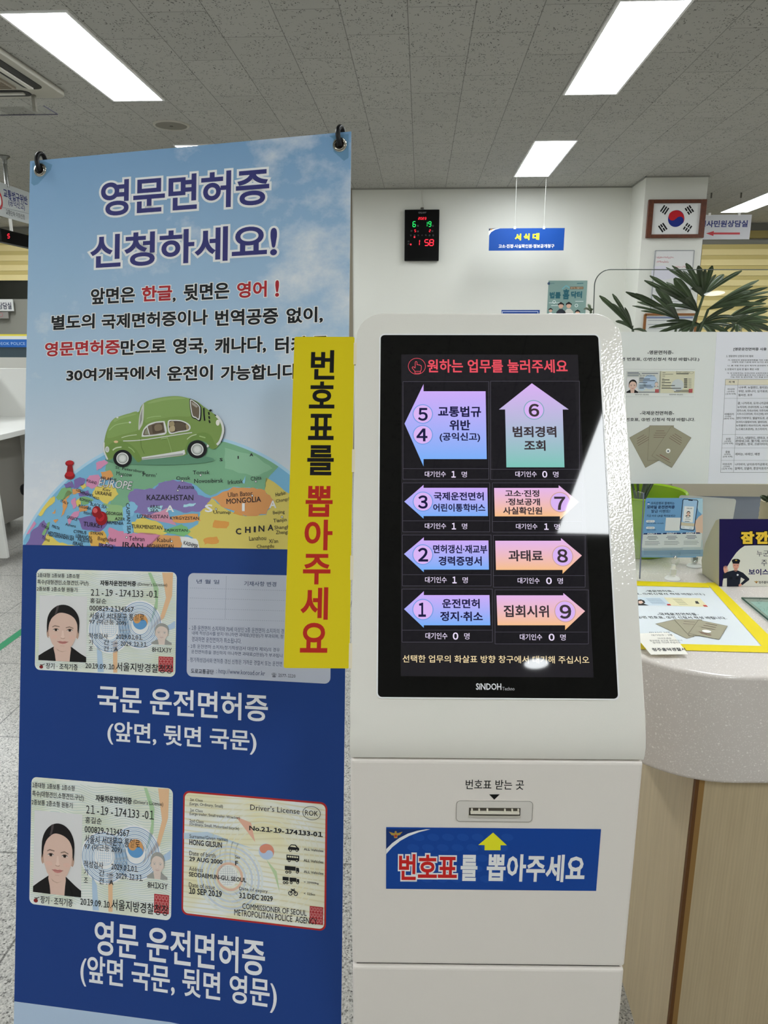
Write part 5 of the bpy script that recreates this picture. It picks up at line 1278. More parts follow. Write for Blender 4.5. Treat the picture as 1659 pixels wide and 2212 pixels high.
for y, a, b, w in ((545, 470, 505, 4), (563, 470, 590, 4), (585, 470, 500, 4), (558, 625, 765, 9), (614, 465, 490, 4), (628, 465, 550, 8), (645, 465, 500, 4), (659, 462, 565, 8), (677, 462, 490, 4), (691, 462, 610, 8), (708, 460, 560, 4), (721, 460, 680, 8), (746, 620, 770, 7), (760, 600, 775, 7)): p.line([(a, y), (b, y)], w, ink('#4a4a44'), 3)
for y in (618, 640, 662, 684, 708): p.R(712, y - 6, 750, y + 6, ink('#2e2e2e'), 3, 0.0004); p.line([(760, y), (795, y)], 5, ink('#5a5a54'), 3)
seal(p, 388, 732, 428, 772, 4); seal(p, 766, 728, 806, 772, 4)
p.T('영문면허증 견본(앞면)', 163, 802, 317, 785, INK, 3); p.T('영문면허증 견본(뒷면)', 545, 802, 700, 785, INK, 3)
booklets(p, [[(100, 1276), (325, 1150), (435, 1530), (280, 1613)], [(325, 1140), (597, 1140), (575, 1532), (302, 1532)], [(570, 1146), (792, 1276), (573, 1613), (350, 1480)]], 2)
for L, (cx, cy, an) in ((3, (245, 1300, -30)), (5, (445, 1240, 0)), (7, (625, 1290, 32))):
    for k, w in enumerate((46, 60, 75, 75)):
        dx, dy = math.cos(rad(an)), math.sin(rad(an)); ox, oy = -math.sin(rad(an)) * (k * 24 - 40), math.cos(rad(an)) * (k * 24 - 40)
        p.line([(cx + ox - dx * w, cy + oy - dy * w), (cx + ox + dx * w, cy + oy + dy * w)], 5, ink('#6f5a50'), L)
p.C(533, 1424, 26, ink('#e4e2da'), 8, 20); p.C(533, 1426, 10, ink('#55606e'), 9, 16); p.line([(440, 1465), (545, 1525)], 6, ink('#7a3b36'), 8); p.line([(398, 1468), (560, 1560)], 4, ink('#6f5a50'), 8)
o = hp.build('paper_sheet', AF.M()); tag(o, 'printed sheet with license cards and three fanned booklets, on the clear partition', 'notice')
hp = MB(); hp.prism([(xm, yb), (xm + 0.32, yb), (xm + 0.32, yt), (xm, yt)], 0.0014, 0.002, ink('#d2d2d8', 0.35, 1.35))
p = Printer(hp, AF.loc, 0.00012, 0.002).zoom(*R5)
p.T('[영문운전면허증 사용 가능 국가]', 1265, 304, 1830, 266, INK, 2, bold=.02)
for s, x0, y0, x1, y1 in (('1. 영문면허 인정국가의 범위', 1183, 373, 1487, 350), ('가. 대한민국 영문운전면허증을 가진 사람에게', 1203, 414, 1700, 398), ('국제적 차량 기호에 따라 단기간 운전을', 1245, 437, 1690, 421), ('나. 美 개별 주와 같이 독자적 운전면허 제도', 1200, 476, 1690, 460), ('2. 인정국가 입국 전 필수 확인 사항', 1170, 520, 1553, 497), ('가. 위 인정국가는 우리나라와 상호주의에 따라', 1192, 560, 1690, 545), ('우리나라에서 출국 전 또는 인정국가 입국', 1237, 582, 1680, 567), ('가능 여부 및 운전허용 기간 등을 반드시', 1230, 604, 1680, 589),
    ('아시아', 1198, 743, 1280, 721), ('(15개국)', 1193, 769, 1278, 750), ('(15개 지역)', 1175, 796, 1293, 776), ('나우루, 뉴질랜드, 동티모르,', 1325, 727, 1680, 699), ('부탄, 브루나이, 싱가포르,', 1322, 770, 1655, 742), ('필리핀, 호주', 1320, 812, 1478, 785),
    ('괌, 니카라과, 도미니카공화국', 1312, 904, 1690, 875), ('뉴저지州, 코네티컷州, 노스캐롤라', 1310, 946, 1690, 920), ('캔자스州, 미네소타州, 미주리州,', 1305, 986, 1659, 960), ('사우스다코타州, 미시간州) 바하', 1302, 1026, 1665, 998), ('앤티가바부다, 엘살바도르, 온', 1298, 1071, 1659, 1043), ('브리티시컬럼비아州, 앨버타州,', 1295, 1113, 1645, 1088), ('뉴펀들랜드래브라도州, PEI州', 1293, 1152, 1655, 1128), ('노스웨스트준州), 코스타리카,', 1292, 1196, 1648, 1168),
    ('아메리카', 1165, 1026, 1272, 1000), ('(17개국)', 1168, 1050, 1240, 1030), ('(44개 지역)', 1157, 1074, 1275, 1053), ('그리스, 네덜란드, 덴마크, 리', 1290, 1293, 1663, 1264), ('몬테네그로, 벨기에, 사이프', 1288, 1328, 1670, 1299), ('아일랜드, 영국, 크로아티아,', 1287, 1363, 1655, 1334), ('유럽', 1180, 1301, 1232, 1278), ('(17개국)', 1163, 1328, 1240, 1307), ('(17개 지역)', 1145, 1353, 1262, 1331),
    ('중동', 1175, 1448, 1227, 1425), ('(5개국)', 1163, 1474, 1234, 1453), ('(5개 지역)', 1147, 1501, 1255, 1479), ('레바논, 바레인, 예멘', 1285, 1476, 1560, 1446), ('아프리카', 1143, 1586, 1248, 1561), ('(11개국)', 1150, 1611, 1226, 1591), ('(11개 지역)', 1133, 1637, 1253, 1615), ('나미비아, 남아프리카공화국,', 1282, 1590, 1655, 1561), ('알제리, 앙골라, 중앙아프리카', 1280, 1637, 1665, 1606)):
    p.T(s, x0, y0, x1, y1, INK, 2, bold=.012)
p.P([(1175, 622), (1700, 622), (1698, 685), (1172, 685)], ink('#d8d0bd'), 1); p.T('지 역', 1212, 663, 1278, 640, INK, 2, bold=.03)
for y, x in ((621, 1175), (685, 1171), (835, 1163), (1240, 1142), (1392, 1134), (1530, 1127), (1666, 1120)): p.line([(x, y), (1720, y)], 2.6 if y in (621, 1666) else 1.6, INK, 2)
p.line([(1175, 621), (1120, 1666)], 2.6, INK, 2); p.line([(1318, 621), (1265, 1666)], 2.2, INK, 2)
o = hp.build('paper_sheet', AF.M()); tag(o, 'printed sheet with a table of countries, on the clear partition', 'notice')

# flyers in clear clip stands
def clip_stand(x, y, h, label, yaw=0):
    t = thing('clip_stand', label, 'stand', T3(x, y, CZ) @ Matrix.Rotation(YAW + yaw, 4, 'Z'))
    b = MB(); b.lathe([(0.0005, 0.0), (0.0165, 0.0), (0.017, 0.002), (0.0145, 0.005), (0.006, 0.0075), (0.0045, 0.012), (0.0005, 0.012)], ink('#d6d6d2', 0.3), 28); b.build('base', WM[t], t, smooth=40)
    b = MB(); b.box((-0.006, -0.004, 0.012), (0.006, 0.004, 0.024), ink('#c9cbc8', 0.35)); b.box((-0.0035, -0.003, 0.024), (0.0035, 0.003, h - 0.022), ink('#dfe1de', 0.3)); b.build('post', WM[t], t)
    b = MB()
    for sx in (-1, 1): b.prism([(sx * 0.004, h - 0.024), (sx * 0.011, h - 0.012), (sx * 0.0085, h - 0.004), (sx * 0.011, h + 0.006), (sx * 0.009, h + 0.006), (sx * 0.006, h - 0.005), (sx * 0.0085, h - 0.012), (sx * 0.0025, h - 0.022)][::sx], -0.006, 0.004, M_CLEAR, axis='y')
    b.box((-0.011, -0.006, h + 0.001), (0.011, -0.004, h + 0.012), M_CLEAR); b.build('clip', WM[t], t)
    b = MB(); b.lathe([(0.0003, -0.004), (0.003, -0.003), (0.0042, 0), (0.003, 0.003), (0.0003, 0.004)], ink('#d8d8d6', 0.15, 1, 0.5, 1.0), 16, T3(0, -0.004, h - 0.004)); b.build('ball', WM[t], t, smooth=60)
    return t
FF = Frame(cw(0, 1.574, 0), RZ @ Vector((1, 0, 0)), (0, 0, 1))
c = at_z(1452, 1253, CZ)
f0 = FF.loc(1384, 1204); f1 = FF.loc(1519, 1076)
cs = cw(0, 0, 0)
cpx = FF.w(*FF.loc(1452, 1240)); base = Vector((cpx.x, cpx.y, 0)) + Vector((0, -0.004, 0))
clip_stand(base.x, base.y, FF.w(f0[0], f0[1]).z - CZ + 0.006, 'clear clip stand with a round white foot holding the blue flyer')
mb = sheet(f0[0], f0[1], f1[0], f1[1], 0.0008, ink('#6e9cc6', 0.35), 0.005)
p = Printer(mb, FF.loc, 0.0001).zoom(*R6)
p.P([(760, 296), (925, 296), (925, 480), (880, 440), (860, 380), (800, 340)], ink('#a9c8d8', .35), 1); p.P([(880, 500), (926, 470), (926, 690), (850, 690), (835, 560)], ink('#d3b6a2', .35), 1); p.P([(236, 830), (400, 800), (925, 760), (925, 945), (240, 950)], ink('#a8b7bd', .35), 1); p.P([(236, 880), (928, 870), (928, 945), (240, 952)], ink('#7f9db5', .35), 2)
FN = ink('#22375c', .4)
p.C(316, 348, 17, ink('#2f6fb5', .4), 3, 20, ry=16); p.P([(302, 350), (330, 350), (325, 362), (308, 362)], ink('#dbe6ee', .4), 4)
for s, x0, y0, x1, y1, bd in (('우리은행과 함께하는', 342, 364, 610, 333, .015), ('모바일 운전면허증', 298, 410, 612, 373, .035), ('발급 이벤트!', 347, 456, 560, 420, .01), ('지금 바로 QR을 찍어보세요!', 295, 504, 620, 476, .008), ('2022.11.1(화)~12.31(토)', 295, 582, 487, 567, .02), ('2023.1.13(금)', 295, 655, 400, 640, .02)):
    p.T(s, x0, y0, x1, y1, FN, 3, bold=bd)
PL = ink('#dfe2e2', .4)
for y in (539, 612): p.R(291, y, 384, y + 25, PL, 2, 0.0022)
p.T('이벤트 기간', 303, 560, 375, 545, FN, 3); p.T('당첨자 발표', 303, 633, 375, 618, FN, 3)
p.R(513, 510, 664, 657, ink('#d3d6d6', .4), 3)
PH = [(712, 298), (862, 309), (875, 325), (832, 645), (818, 657), (678, 643), (668, 628), (698, 312)]
p.P(PH, ink('#16213a', .3), 4); p.P([(714, 306), (858, 316), (866, 326), (824, 640), (814, 648), (682, 635), (677, 626), (706, 316)], ink('#9ebedb', .35), 5); p.P([(682, 600), (828, 612), (822, 642), (684, 630)], ink('#d8dce0', .35), 6); p.P([(682, 560), (832, 575), (829, 610), (680, 598)], ink('#c9bfa8', .35), 6)
p.P([(758, 304), (815, 308), (810, 322), (765, 318)], ink('#16213a', .3), 6); p.P([(718, 380), (826, 386), (812, 566), (700, 552)], ink('#dfe3e6', .35), 7)
p.T('모바일 신분증', 742, 412, 806, 400, FN, 8, bold=.02, rot=-3); portrait(p.cell(735, 428, 787, 495), 8, 0, False); p.T('홍길동', 738, 516, 776, 504, FN, 8, bold=.02)
p.line([(722, 528), (788, 532)], 4, ink('#7d8794', .4), 8); p.line([(722, 550), (775, 553)], 6, ink('#5b6674', .4), 8); p.T('모바일', 690, 622, 718, 612, FN, 8); p.T('운전면허', 770, 634, 802, 624, FN, 8)
for i, (a, b) in enumerate(((253, 465), (470, 684), (688, 902))):
    p.R(a, 690 - i * 4, b, 848 - i * 3, ink('#c9cfd0', .4), 3); p.P([(a, 700 - i * 4), (a + 14, 686 - i * 4), (b - 14, 684 - i * 4), (b, 698 - i * 4)], ink('#1b2a57', .4), 4)
    p.T('EVENT %d' % (i + 1), a + 50, 703 - i * 4, b - 52, 682 - i * 4, ink('#e7ebee', .4), 5, bold=.03)
    for k, (q, w) in enumerate(((0.25, .5), (0.2, .6), (0.3, .4), (.1, .75), (.1, .8), (.1, .7))):
        y = 722 - i * 4 + k * 16 + (12 if k > 2 else 0)
        p.line([(a + (b - a) * q, y), (a + (b - a) * (q + w), y)], 6 if k < 3 else 4, ink('#56606e', .4), 5)
for k in range(4): p.line([(262, 868 + k * 17), (900 - 200 * (k == 0), 862 + k * 17)], 4, ink('#556a80', .4), 3)
o = mb.build('flyer', FF.M()); tag(o, 'blue flyer with a phone picture held in the front clip stand', 'flyer')
c2 = at_z(1499, 1224, CZ)
ra = rad(-4)
WF = Frame(Vector((c2.x, c2.y + 0.006, 0)), RZ @ (Vector((math.cos(ra), 0, math.sin(ra)))), RZ @ Vector((-math.sin(ra), 0.02, math.cos(ra))))
f2 = WF.loc(1468, 1070); f3 = WF.loc(1591, 1078); f4 = WF.loc(1520, 1203)
clip_stand(c2.x, c2.y, WF.w(f4[0], f4[1]).z - CZ, 'clear clip stand behind the partition holding the plain white card')
mb = sheet(f2[0], f4[1], f3[0], f3[1], 0.0008, ink('#c4c4c0', 0.4, 1.2), 0.006); o = mb.build('card', WF.M()); tag(o, 'plain whitish card in a clip stand, leaning behind the blue flyer', 'card')

# police notice tent
tl = rad(13)
c = at_z(1553, 1267, CZ)
QF = Frame(Vector((c.x, c.y, CZ + 0.001)), RZ @ Vector((1, 0, 0)), RZ @ Vector((0, math.sin(tl), math.cos(tl))))
hq = QF.loc(1553, 1121)[1]
tt = thing('tent_card', 'dark blue folded card with a cartoon police officer and yellow lettering, on the counter', 'sign', QF.M())
prof = [(0, 0.0012)] + [(hq * k, 0.0) for k in (0.33, 0.66, 1.0)]
# side outline in the (height, depth) plane of the frame
yy = math.sin(tl); zz = math.cos(tl)
def side(d, h):  # d: depth behind the front foot, h: height -> frame (v, n)
    return (d * yy + h * zz, -(d * zz - h * yy))
back = [(0.034 + 0.014, hq * zz * 0.95), (0.068, hq * zz * 0.75), (0.088, hq * zz * 0.5), (0.098, hq * zz * 0.2), (0.086, 0.0)]
poly = [(0, -0.0), (hq, -0.0)] + [side(d, h) for d, h in back]
mb = MB(); L_ = 0.30
vs = [(x, v, n) for x in (0, L_) for v, n in poly]; n_ = len(poly)
CRM_ = ink('#a9a58f', 0.6, 1.25)
mb.add(vs, [(i, (i + 1) % n_, n_ + (i + 1) % n_, n_ + i)[::-1] for i in range(n_)] + [tuple(range(n_)), tuple(reversed(range(n_, 2 * n_)))], CRM_)
mb.build('folded_body', QF.M(), tt)
mb = sheet(0, 0, L_, hq, 0.0004, ink('#1d1647', 0.35)); 
p = Printer(mb, QF.loc, 0.0001, 0.0006).zoom(*R6)
for i in range(len(mb.v)): mb.v[i] = (mb.v[i][0], mb.v[i][1], mb.v[i][2] + 0.0005)
CRW = ink('#d2d0c4', .4)
p.P([(1144, 1283), (1150, 1220), (1175, 1130), (1200, 1060), (1250, 975), (1300, 905), (1345, 860), (1395, 826), (1500, 822), (1800, 822), (1800, 1283)], CRW, 1)
YT = ink('#e0b93c', .4); BKT = ink('#0f0c14', .4)
p.T('잠', 1352, 806, 1503, 664, YT, 4, bold=.06, halo=(BKT, .07)); p.T('깐', 1517, 806, 1668, 664, YT, 4, bold=.06, halo=(BKT, .07)); p.T('!', 1690, 806, 1730, 664, YT, 4, bold=.06)
p.T('누군가', 1530, 946, 1738, 878, ink('#2c2a3a', .4), 3); p.T('주', 1580, 1055, 1648, 985, ink('#2c2a3a', .4), 3); p.T('보이스피싱', 1438, 1155, 1812, 1086, ink('#231a55', .4), 3, bold=.03); p.T('청주흥덕경찰서', 1553, 1252, 1745, 1222, ink('#2a2a2a', .4), 3, bold=.02)
emblem(p, 1526, 1232, 0.75, 3)
OFF = ink('#1a1e2b', .5); SKN = ink('#d59a86', .5)
p.P([(1180, 1130), (1195, 1120), (1268, 1102), (1315, 1102), (1378, 1130), (1445, 1195), (1445, 1210), (1365, 1270), (1338, 1262), (1395, 1205), (1352, 1180), (1335, 1280), (1335, 1283), (1196, 1283), (1196, 1190), (1150, 1196), (1152, 1150), (1165, 1132), (1175, 1130)], OFF, 4)
p.P([(1155, 1085), (1158, 1058), (1164, 1060), (1166, 1085), (1172, 1050), (1179, 1050), (1179, 1085), (1190, 1050), (1196, 1053), (1191, 1088), (1200, 1065), (1205, 1070), (1198, 1100), (1212, 1092), (1214, 1098), (1196, 1122), (1170, 1134), (1160, 1115)], SKN, 5)
p.P([(1260, 1020), (1332, 1020), (1328, 1065), (1310, 1092), (1295, 1100), (1280, 1092), (1264, 1065)], SKN, 5); p.P([(1278, 1088), (1312, 1088), (1316, 1106), (1296, 1118), (1272, 1106)], SKN, 4)
p.P([(1250, 1000), (1252, 985), (1275, 974), (1320, 974), (1342, 988), (1342, 1002), (1330, 1026), (1262, 1024)], ink('#10131a', .4), 6); p.C(1298, 990, 12, GD, 7, 16, ry=8); p.line([(1258, 1024), (1335, 1026)], 5, ink('#20242e', .3), 7)
p.line([(1270, 1044), (1290, 1048)], 4, ink('#3a2622'), 7); p.line([(1304, 1048), (1324, 1044)], 4, ink('#3a2622'), 7); p.line([(1284, 1080), (1310, 1080)], 3, ink('#9c5a4e'), 7)
p.C(1315, 1153, 11, ink('#c9cdd0'), 6, 16); p.R(1222, 1175, 1256, 1205, ink('#11141d'), 6); p.R(1292, 1178, 1326, 1205, ink('#11141d'), 6); p.P([(1325, 1265), (1345, 1250), (1365, 1262), (1350, 1280), (1328, 1282)], SKN, 6); p.line([(1268, 1106), (1296, 1122), (1318, 1106)], 4, ink('#0c0f17'), 6)
mb.build('printed_front', QF.M(), tt)

# glass plate over a paper at the edge of the counter
g0 = at_z(1602, 1296, CZ)
gp = thing('glass_plate', 'greenish glass plate over a white form, at the edge of the counter', 'glass plate', T3(g0[0], g0[1] - 0.1, CZ))
mg = m_clear((0.80, 0.88, 0.85), 1.5)
mb = MB(); mb.box((g0[0], g0[1] - 0.30, CZ + 0.0014), (g0[0] + 0.5, g0[1], CZ + 0.0064), mg); mb.build('glass', None, gp)
mb = MB(); mb.box((g0[0] + 0.012, g0[1] - 0.28, CZ + 0.0002), (g0[0] + 0.4, g0[1] - 0.012, CZ + 0.001), ink('#c9d4d2', .4)); mb.build('paper', None, gp)
mb = MB(); mb.tube([(g0[0], g0[1] - 0.3, CZ + 0.004), (g0[0], g0[1], CZ + 0.004), (g0[0] + 0.5, g0[1], CZ + 0.004)], 0.0018, ink('#33534b', 0.3, 1), 6); mb.build('glass_edge', None, gp)

# green pot with a lady palm behind the partition
pc = cw(0.637, 1.80, CZ - CAMZ)
pot = thing('potted_palm', 'lady palm with long dark leaf fingers in a bright green pot behind the partition', 'plant', T3(pc.x, pc.y, CZ))
GP = m_paint('#8db21f', 1.25, 0.2, 0.0, 50)
zr = at_y(1395, 1060, pc.y).z - CZ
mb = MB(); mb.lathe([(0.0005, 0.0), (0.078, 0.0), (0.082, 0.004), (0.108, zr - 0.004), (0.113, zr), (0.111, zr + 0.002), (0.106, zr - 0.002), (0.1, zr - 0.05), (0.0005, zr - 0.05)], GP, 48); mb.build('pot', WM[pot], pot, smooth=35)
mb = MB(); mb.lathe([(0.0005, zr - 0.045), (0.1, zr - 0.047)], ink('#3d3227', 0.9), 24); mb.build('soil', WM[pot], pot)
LEAF = m_leaf()
def blade(b, a, t, w, sag=0.02, tw=0.0):
    """one leaf finger: a pleated strip from a to t with a blunt end"""
    a = Vector(a); t = Vector(t); d = t - a
    ax = d.normalized(); view = (CAM - a).normalized()
    s = ax.cross(view).normalized(); nn = s.cross(ax)
    s = (s * math.cos(tw) + nn * math.sin(tw)).normalized(); nn = s.cross(ax)
    vs = []; fs = []; N = 8
    for i in range(N + 1):
        q = i / N
        ww = w * min(1.0, 0.35 + 1.3 * q) * (1 - max(0, (q - 0.8) / 0.2) ** 2 * 0.75)
        c = a + d * q + Vector((0, 0, -sag * q * q + sag * 0.9 * math.sin(math.pi * q)))
        for j, (x, h) in enumerate(((-1, 0.0), (-0.5, -0.16), (0, 0.14), (0.5, -0.16), (1, 0.0))):
            vs.append(c + s * (ww * 0.5 * x) + nn * (ww * h * 0.6))
    for i in range(N):
        for j in range(4): fs.append((i * 5 + j, i * 5 + j + 1, (i + 1) * 5 + j + 1, (i + 1) * 5 + j))
    b.add(vs, fs, LEAF)
def px3(x, y, depth): return at_y(x, y, depth)
D0 = pc.y + 0.12
fans = [((1506, 672), D0 - 0.02, [((1392, 602), 11), ((1404, 592), 12), ((1457, 597), 21), ((1424, 616), 12), ((1483, 640), 16), ((1440, 655), 9)]),
        ((1519, 640), D0 + 0.03, [((1439, 574), 7), ((1452, 570), 8), ((1482, 565), 13), ((1509, 570), 14), ((1539, 570), 13), ((1564, 589), 14), ((1603, 581), 10), ((1498, 616), 20)]),
        ((1530, 668), D0 - 0.05, [((1640, 601), 10), ((1659, 617), 9), ((1627, 614), 8), ((1662, 636), 7), ((1612, 632), 8), ((1655, 652), 9), ((1600, 648), 8), ((1668, 625), 7)]),
        ((1465, 690), D0 + 0.06, [((1417, 612), 20), ((1409, 633), 10), ((1352, 627), 11), ((1373, 630), 9), ((1366, 657), 6), ((1432, 640), 8), ((1385, 668), 6)]),
        ((1367, 712), D0 - 0.03, [((1295, 635), 12), ((1323, 631), 10), ((1350, 660), 6), ((1330, 690), 8), ((1400, 716), 7)]),
        ((1571, 690), D0 + 0.08, [((1659, 640), 9), ((1664, 662), 9), ((1610, 664), 8), ((1666, 684), 11), ((1640, 700), 9), ((1665, 705), 10), ((1600, 712), 8), ((1630, 672), 7), ((1648, 690), 8)]),
        ((1512, 700), D0 + 0.0, [((1402, 704), 9), ((1440, 690), 8), ((1420, 716), 9), ((1590, 655), 11), ((1620, 690), 10), ((1575, 716), 11), ((1540, 720), 11), ((1470, 718), 11), ((1455, 704), 8), ((1605, 705), 9)]),
        ((1590, 700), D0 - 0.08, [((1659, 668), 8), ((1663, 692), 9), ((1612, 678), 7), ((1650, 716), 9), ((1560, 716), 8), ((1625, 716), 8), ((1668, 712), 8)]),
        ((1276, 674), D0 - 0.02, [((1261, 664), 5), ((1270, 653), 9), ((1281, 664), 8)])]
for (cx, cy), dp, tips in fans:
    b = MB(); a = px3(cx, cy, dp)
    for (tx, ty), w in tips:
        t = px3(tx, ty, dp + rnd.uniform(-0.10, 0.05))
        blade(b, a, t, w * 0.85 * 1.95 / 1597, sag=0.004, tw=rnd.uniform(-0.6, 0.6))
    if len(tips) > 4:
        for k in range(len(tips) - 1):
            (xa, ya), (xb, yb_) = tips[k][0], tips[k + 1][0]
            if math.hypot(xa - xb, ya - yb_) > 90: continue
            f = rnd.uniform(0.75, 0.95)
            t = px3(cx + ((xa + xb) / 2 - cx) * f, cy + ((ya + yb_) / 2 - cy) * f, dp + rnd.uniform(-0.12, 0.1))
            blade(b, a, t, rnd.uniform(5, 9) * 1.95 / 1597, sag=0.006, tw=rnd.uniform(-0.9, 0.9))
    ln = (Vector((pc.x, pc.y, CZ + zr - 0.05)) - a)
    b.tube([a, a + ln * 0.3 + Vector((0, 0, 0.02)), a + ln * 0.7, a + ln], 0.003, LEAF, 6)
    b.build('leaf', None, pot, smooth=60)
# back desk, pot with a succulent
dk = thing('office_desk', 'slate blue desk behind the counter, glimpsed below the paper sheets', 'desk', T3(1.6, 2.8, 0))
SL = ink('#3d4550', 0.5, 0.9)
mb = MB(); mb.box((0.55, 2.25, 0.68), (3.0, 3.35, 0.71), SL); mb.build('desktop', None, dk, bevel=0.003)
for x in (0.6, 2.9):
    mb = MB(); mb.box((x, 2.29, 0), (x + 0.04, 3.3, 0.68), ink('#8a8a88')); mb.build('side_panel', None, dk)
lc = thing('low_cabinet', 'long beige low cabinet standing beyond the slate blue desk', 'cabinet', T3(1.6, 3.7, 0))
mb = MB(); mb.box((0.55, 3.45, 0.02), (3.0, 3.9, 0.78), ink('#a89f8a')); mb.build('body', None, lc, bevel=0.004)
for k in range(4):
    mb = MB(); mb.box((0.57 + k * 0.605, 3.435, 0.06), (1.16 + k * 0.605, 3.45, 0.75), ink('#b3aa95')); d_ = mb.build('door', None, lc)
sp_ = at_y(1672, 1118, 1.90)
sc_ = thing('succulent_pot', 'small ribbed woody pot with a succulent, behind the tent card', 'plant', T3(sp_.x, sp_.y, CZ))
ph = at_y(1672, 1082, 1.90).z - CZ
mb = MB(); pf = [(0.0005, 0.0), (0.034, 0.0)]
for i in range(9): pf += [(0.0365, ph * (i + 0.2) / 9), (0.0352, ph * (i + 0.9) / 9)]
pf += [(0.036, ph), (0.031, ph), (0.031, ph - 0.012), (0.0005, ph - 0.012)]
mb.lathe(pf, ink('#9a9078', 0.6), 32); mb.build('pot', WM[sc_], sc_, smooth=50)
mb = MB()
for i in range(16):
    w = i * 2.4; r = 0.012 + 0.0012 * i
    b0 = Vector((sp_.x, sp_.y, CZ + ph - 0.012)); t0 = b0 + Vector((math.cos(w) * r * 1.5, math.sin(w) * r * 1.5, 0.035 - r * 0.6))
    blade(mb, b0, t0, 0.014, 0.0)
mb.build('foliage', None, sc_, smooth=60)
# ================================================================== things on and before the back wall
def wallframe(y): return Frame((0, y, 0), (1, 0, 0), (0, 0, 1))
def board(F, x0, y0, x1, y1, t, m, r=0.0, back=None):
    a = F.loc(x0, y1); b = F.loc(x1, y0)
    return sheet(a[0], a[1], b[0], b[1], t, m, r, back)
# digital clock
CF = wallframe(YB - 0.045)
ck = thing('digital_clock', 'black digital wall clock with red and green digits and a white cable', 'clock', T3(*CF.w(*CF.loc(911, 564))))
mb = board(CF, 873.5, 452.5, 949.5, 563.5, 0.045, ink('#0a0a0b', 0.25, 1), 0.006); mb.build('case', CF.M(), ck, bevel=0.003)
mb = MB(); p = Printer(mb, CF.loc, 0.0005, 0.0012); p.R(877, 457, 946, 559, ink('#0a0a0b', 0.2, 1), 0); p = p.zoom(840, 420, 3.95)
LR, LG_ = glow('#ff2a3c', 2.2), glow('#25f06a', 1.8)
LRd = glow('#5a1016', 1.0)
SEG = {'0': 'abcdef', '1': 'bc', '2': 'abged', '3': 'abgcd', '5': 'afgcd', '6': 'afgedc', '8': 'abcdefg', '9': 'abcdfg'}
def digit(p, ch, x, y, w, h, m, L=1):
    s = w * 0.12; k = w * 0.24
    def X(xx, yy): return (x + xx * w + (1 - yy) * s, y + yy * h)
    pts = {'a': ((.1, 0), (.9, 0)), 'b': ((1, .05), (1, .45)), 'c': ((1, .55), (1, .95)), 'd': ((.1, 1), (.9, 1)), 'e': ((0, .55), (0, .95)), 'f': ((0, .05), (0, .45)), 'g': ((.1, .5), (.9, .5))}
    for q in SEG[ch]: p.line([X(*pts[q][0]), X(*pts[q][1])], k, m, L)
for i, ch in enumerate('2023'): digit(p, ch, 251 + i * 18, 196, 12, 18, LR)
digit(p, '6', 204, 232, 22, 44, LG_); digit(p, '1', 310, 234, 16, 40, LG_); digit(p, '9', 338, 232, 20, 42, LG_)
digit(p, '5', 218, 300, 12, 20, LR); digit(p, '2', 343, 300, 12, 20, LR); digit(p, '1', 236, 388, 24, 46, LR); digit(p, '5', 305, 386, 30, 50, LR); digit(p, '8', 346, 386, 32, 50, LR)
p.C(219, 364, 7, LR, 1, 16); p.C(187, 427, 7, LR, 1, 16)
p.T('GALAXY', 252, 163, 320, 148, ink('#8c8c90', .4), 1)
for i, ch in enumerate('일월화수목금토'): p.T(ch, 180 + i * 32, 356, 194 + i * 32, 342, ink('#5a5a5e', .4), 1)
for ch, x, y in (('월', 240, 274), ('일', 368, 274), ('음력', 186, 318), ('월', 240, 322), ('일', 364, 320), ('오전', 160, 408), ('오후', 160, 430)): p.T(ch, x, y, x + 14, y - 14, ink('#77777c', .4), 1)
mb.build('display', CF.M(), ck)
cp = wallframe(YB - 0.01)
mb = MB(); mb.tube([at_y(917, 452, YB - 0.02), at_y(914, 430, YB - 0.008), at_y(911, 409, YB - 0.006)], 0.006, ink('#c9c8c2'), 8); mb.build('cable', None, ck)
mb = MB(); mb.lathe([(0.0005, -0.01), (0.016, -0.008), (0.016, 0.004), (0.0005, 0.006)], ink('#4a4640', .4), 14, T3(*at_y(912, 449.5, YB - 0.02))); mb.build('hanger', None, ck)

# hanging blue sign
HF = wallframe(7.33)
hs = thing('hanging_sign', 'blue hanging sign with yellow and white lettering on two thin cords', 'sign', T3(*HF.w(*HF.loc(1137, 542))))
mb = board(HF, 1055.8, 492.5, 1220, 541.5, 0.008, ink('#194fa6', 0.4, 0.8))
p = Printer(mb, HF.loc, 0.0006, 0.0006).zoom(840, 420, 3.95)
YW = ink('#e3d533', .4); WS = ink('#dfe3ea', .4)
for ch, a, b, c, d in (('서', 1075, 392, 1130, 335), ('식', 1150, 390, 1202, 333), ('대', 1225, 388, 1285, 330)): p.T(ch, a, b, c, d, YW, 2, bold=.06)
p.T('고소·진정·사실확인원·정보공개청구', 935, 458, 1412, 424, WS, 2, bold=.02)
p.P([(853, 352), (853, 312), (880, 298), (915, 292), (950, 290), (908, 300), (872, 322)], WS, 1); p.P([(853, 292), (915, 291), (880, 298), (853, 312)], ink('#2c3550', .4), 2); emblem(p, 875, 298, 0.4, 3)
mb.build('sign_board', HF.M(), hs)
for x in (1112, 1175):
    a = HF.loc(x, 492); 
    mb = MB(); mb.tube([(a[0], a[1], -0.005), (a[0], CEIL - 0.001, -0.005)], 0.0014, ink('#b0b1ad', .6, 1), 6); mb.build('cord', HF.M(), hs)
    mb = MB(); mb.box((a[0] - 0.011, a[1] - 0.012, -0.010), (a[0] + 0.011, a[1] + 0.012, 0.003), ink('#a9b0b5', .3)); mb.build('clip', HF.M(), hs)

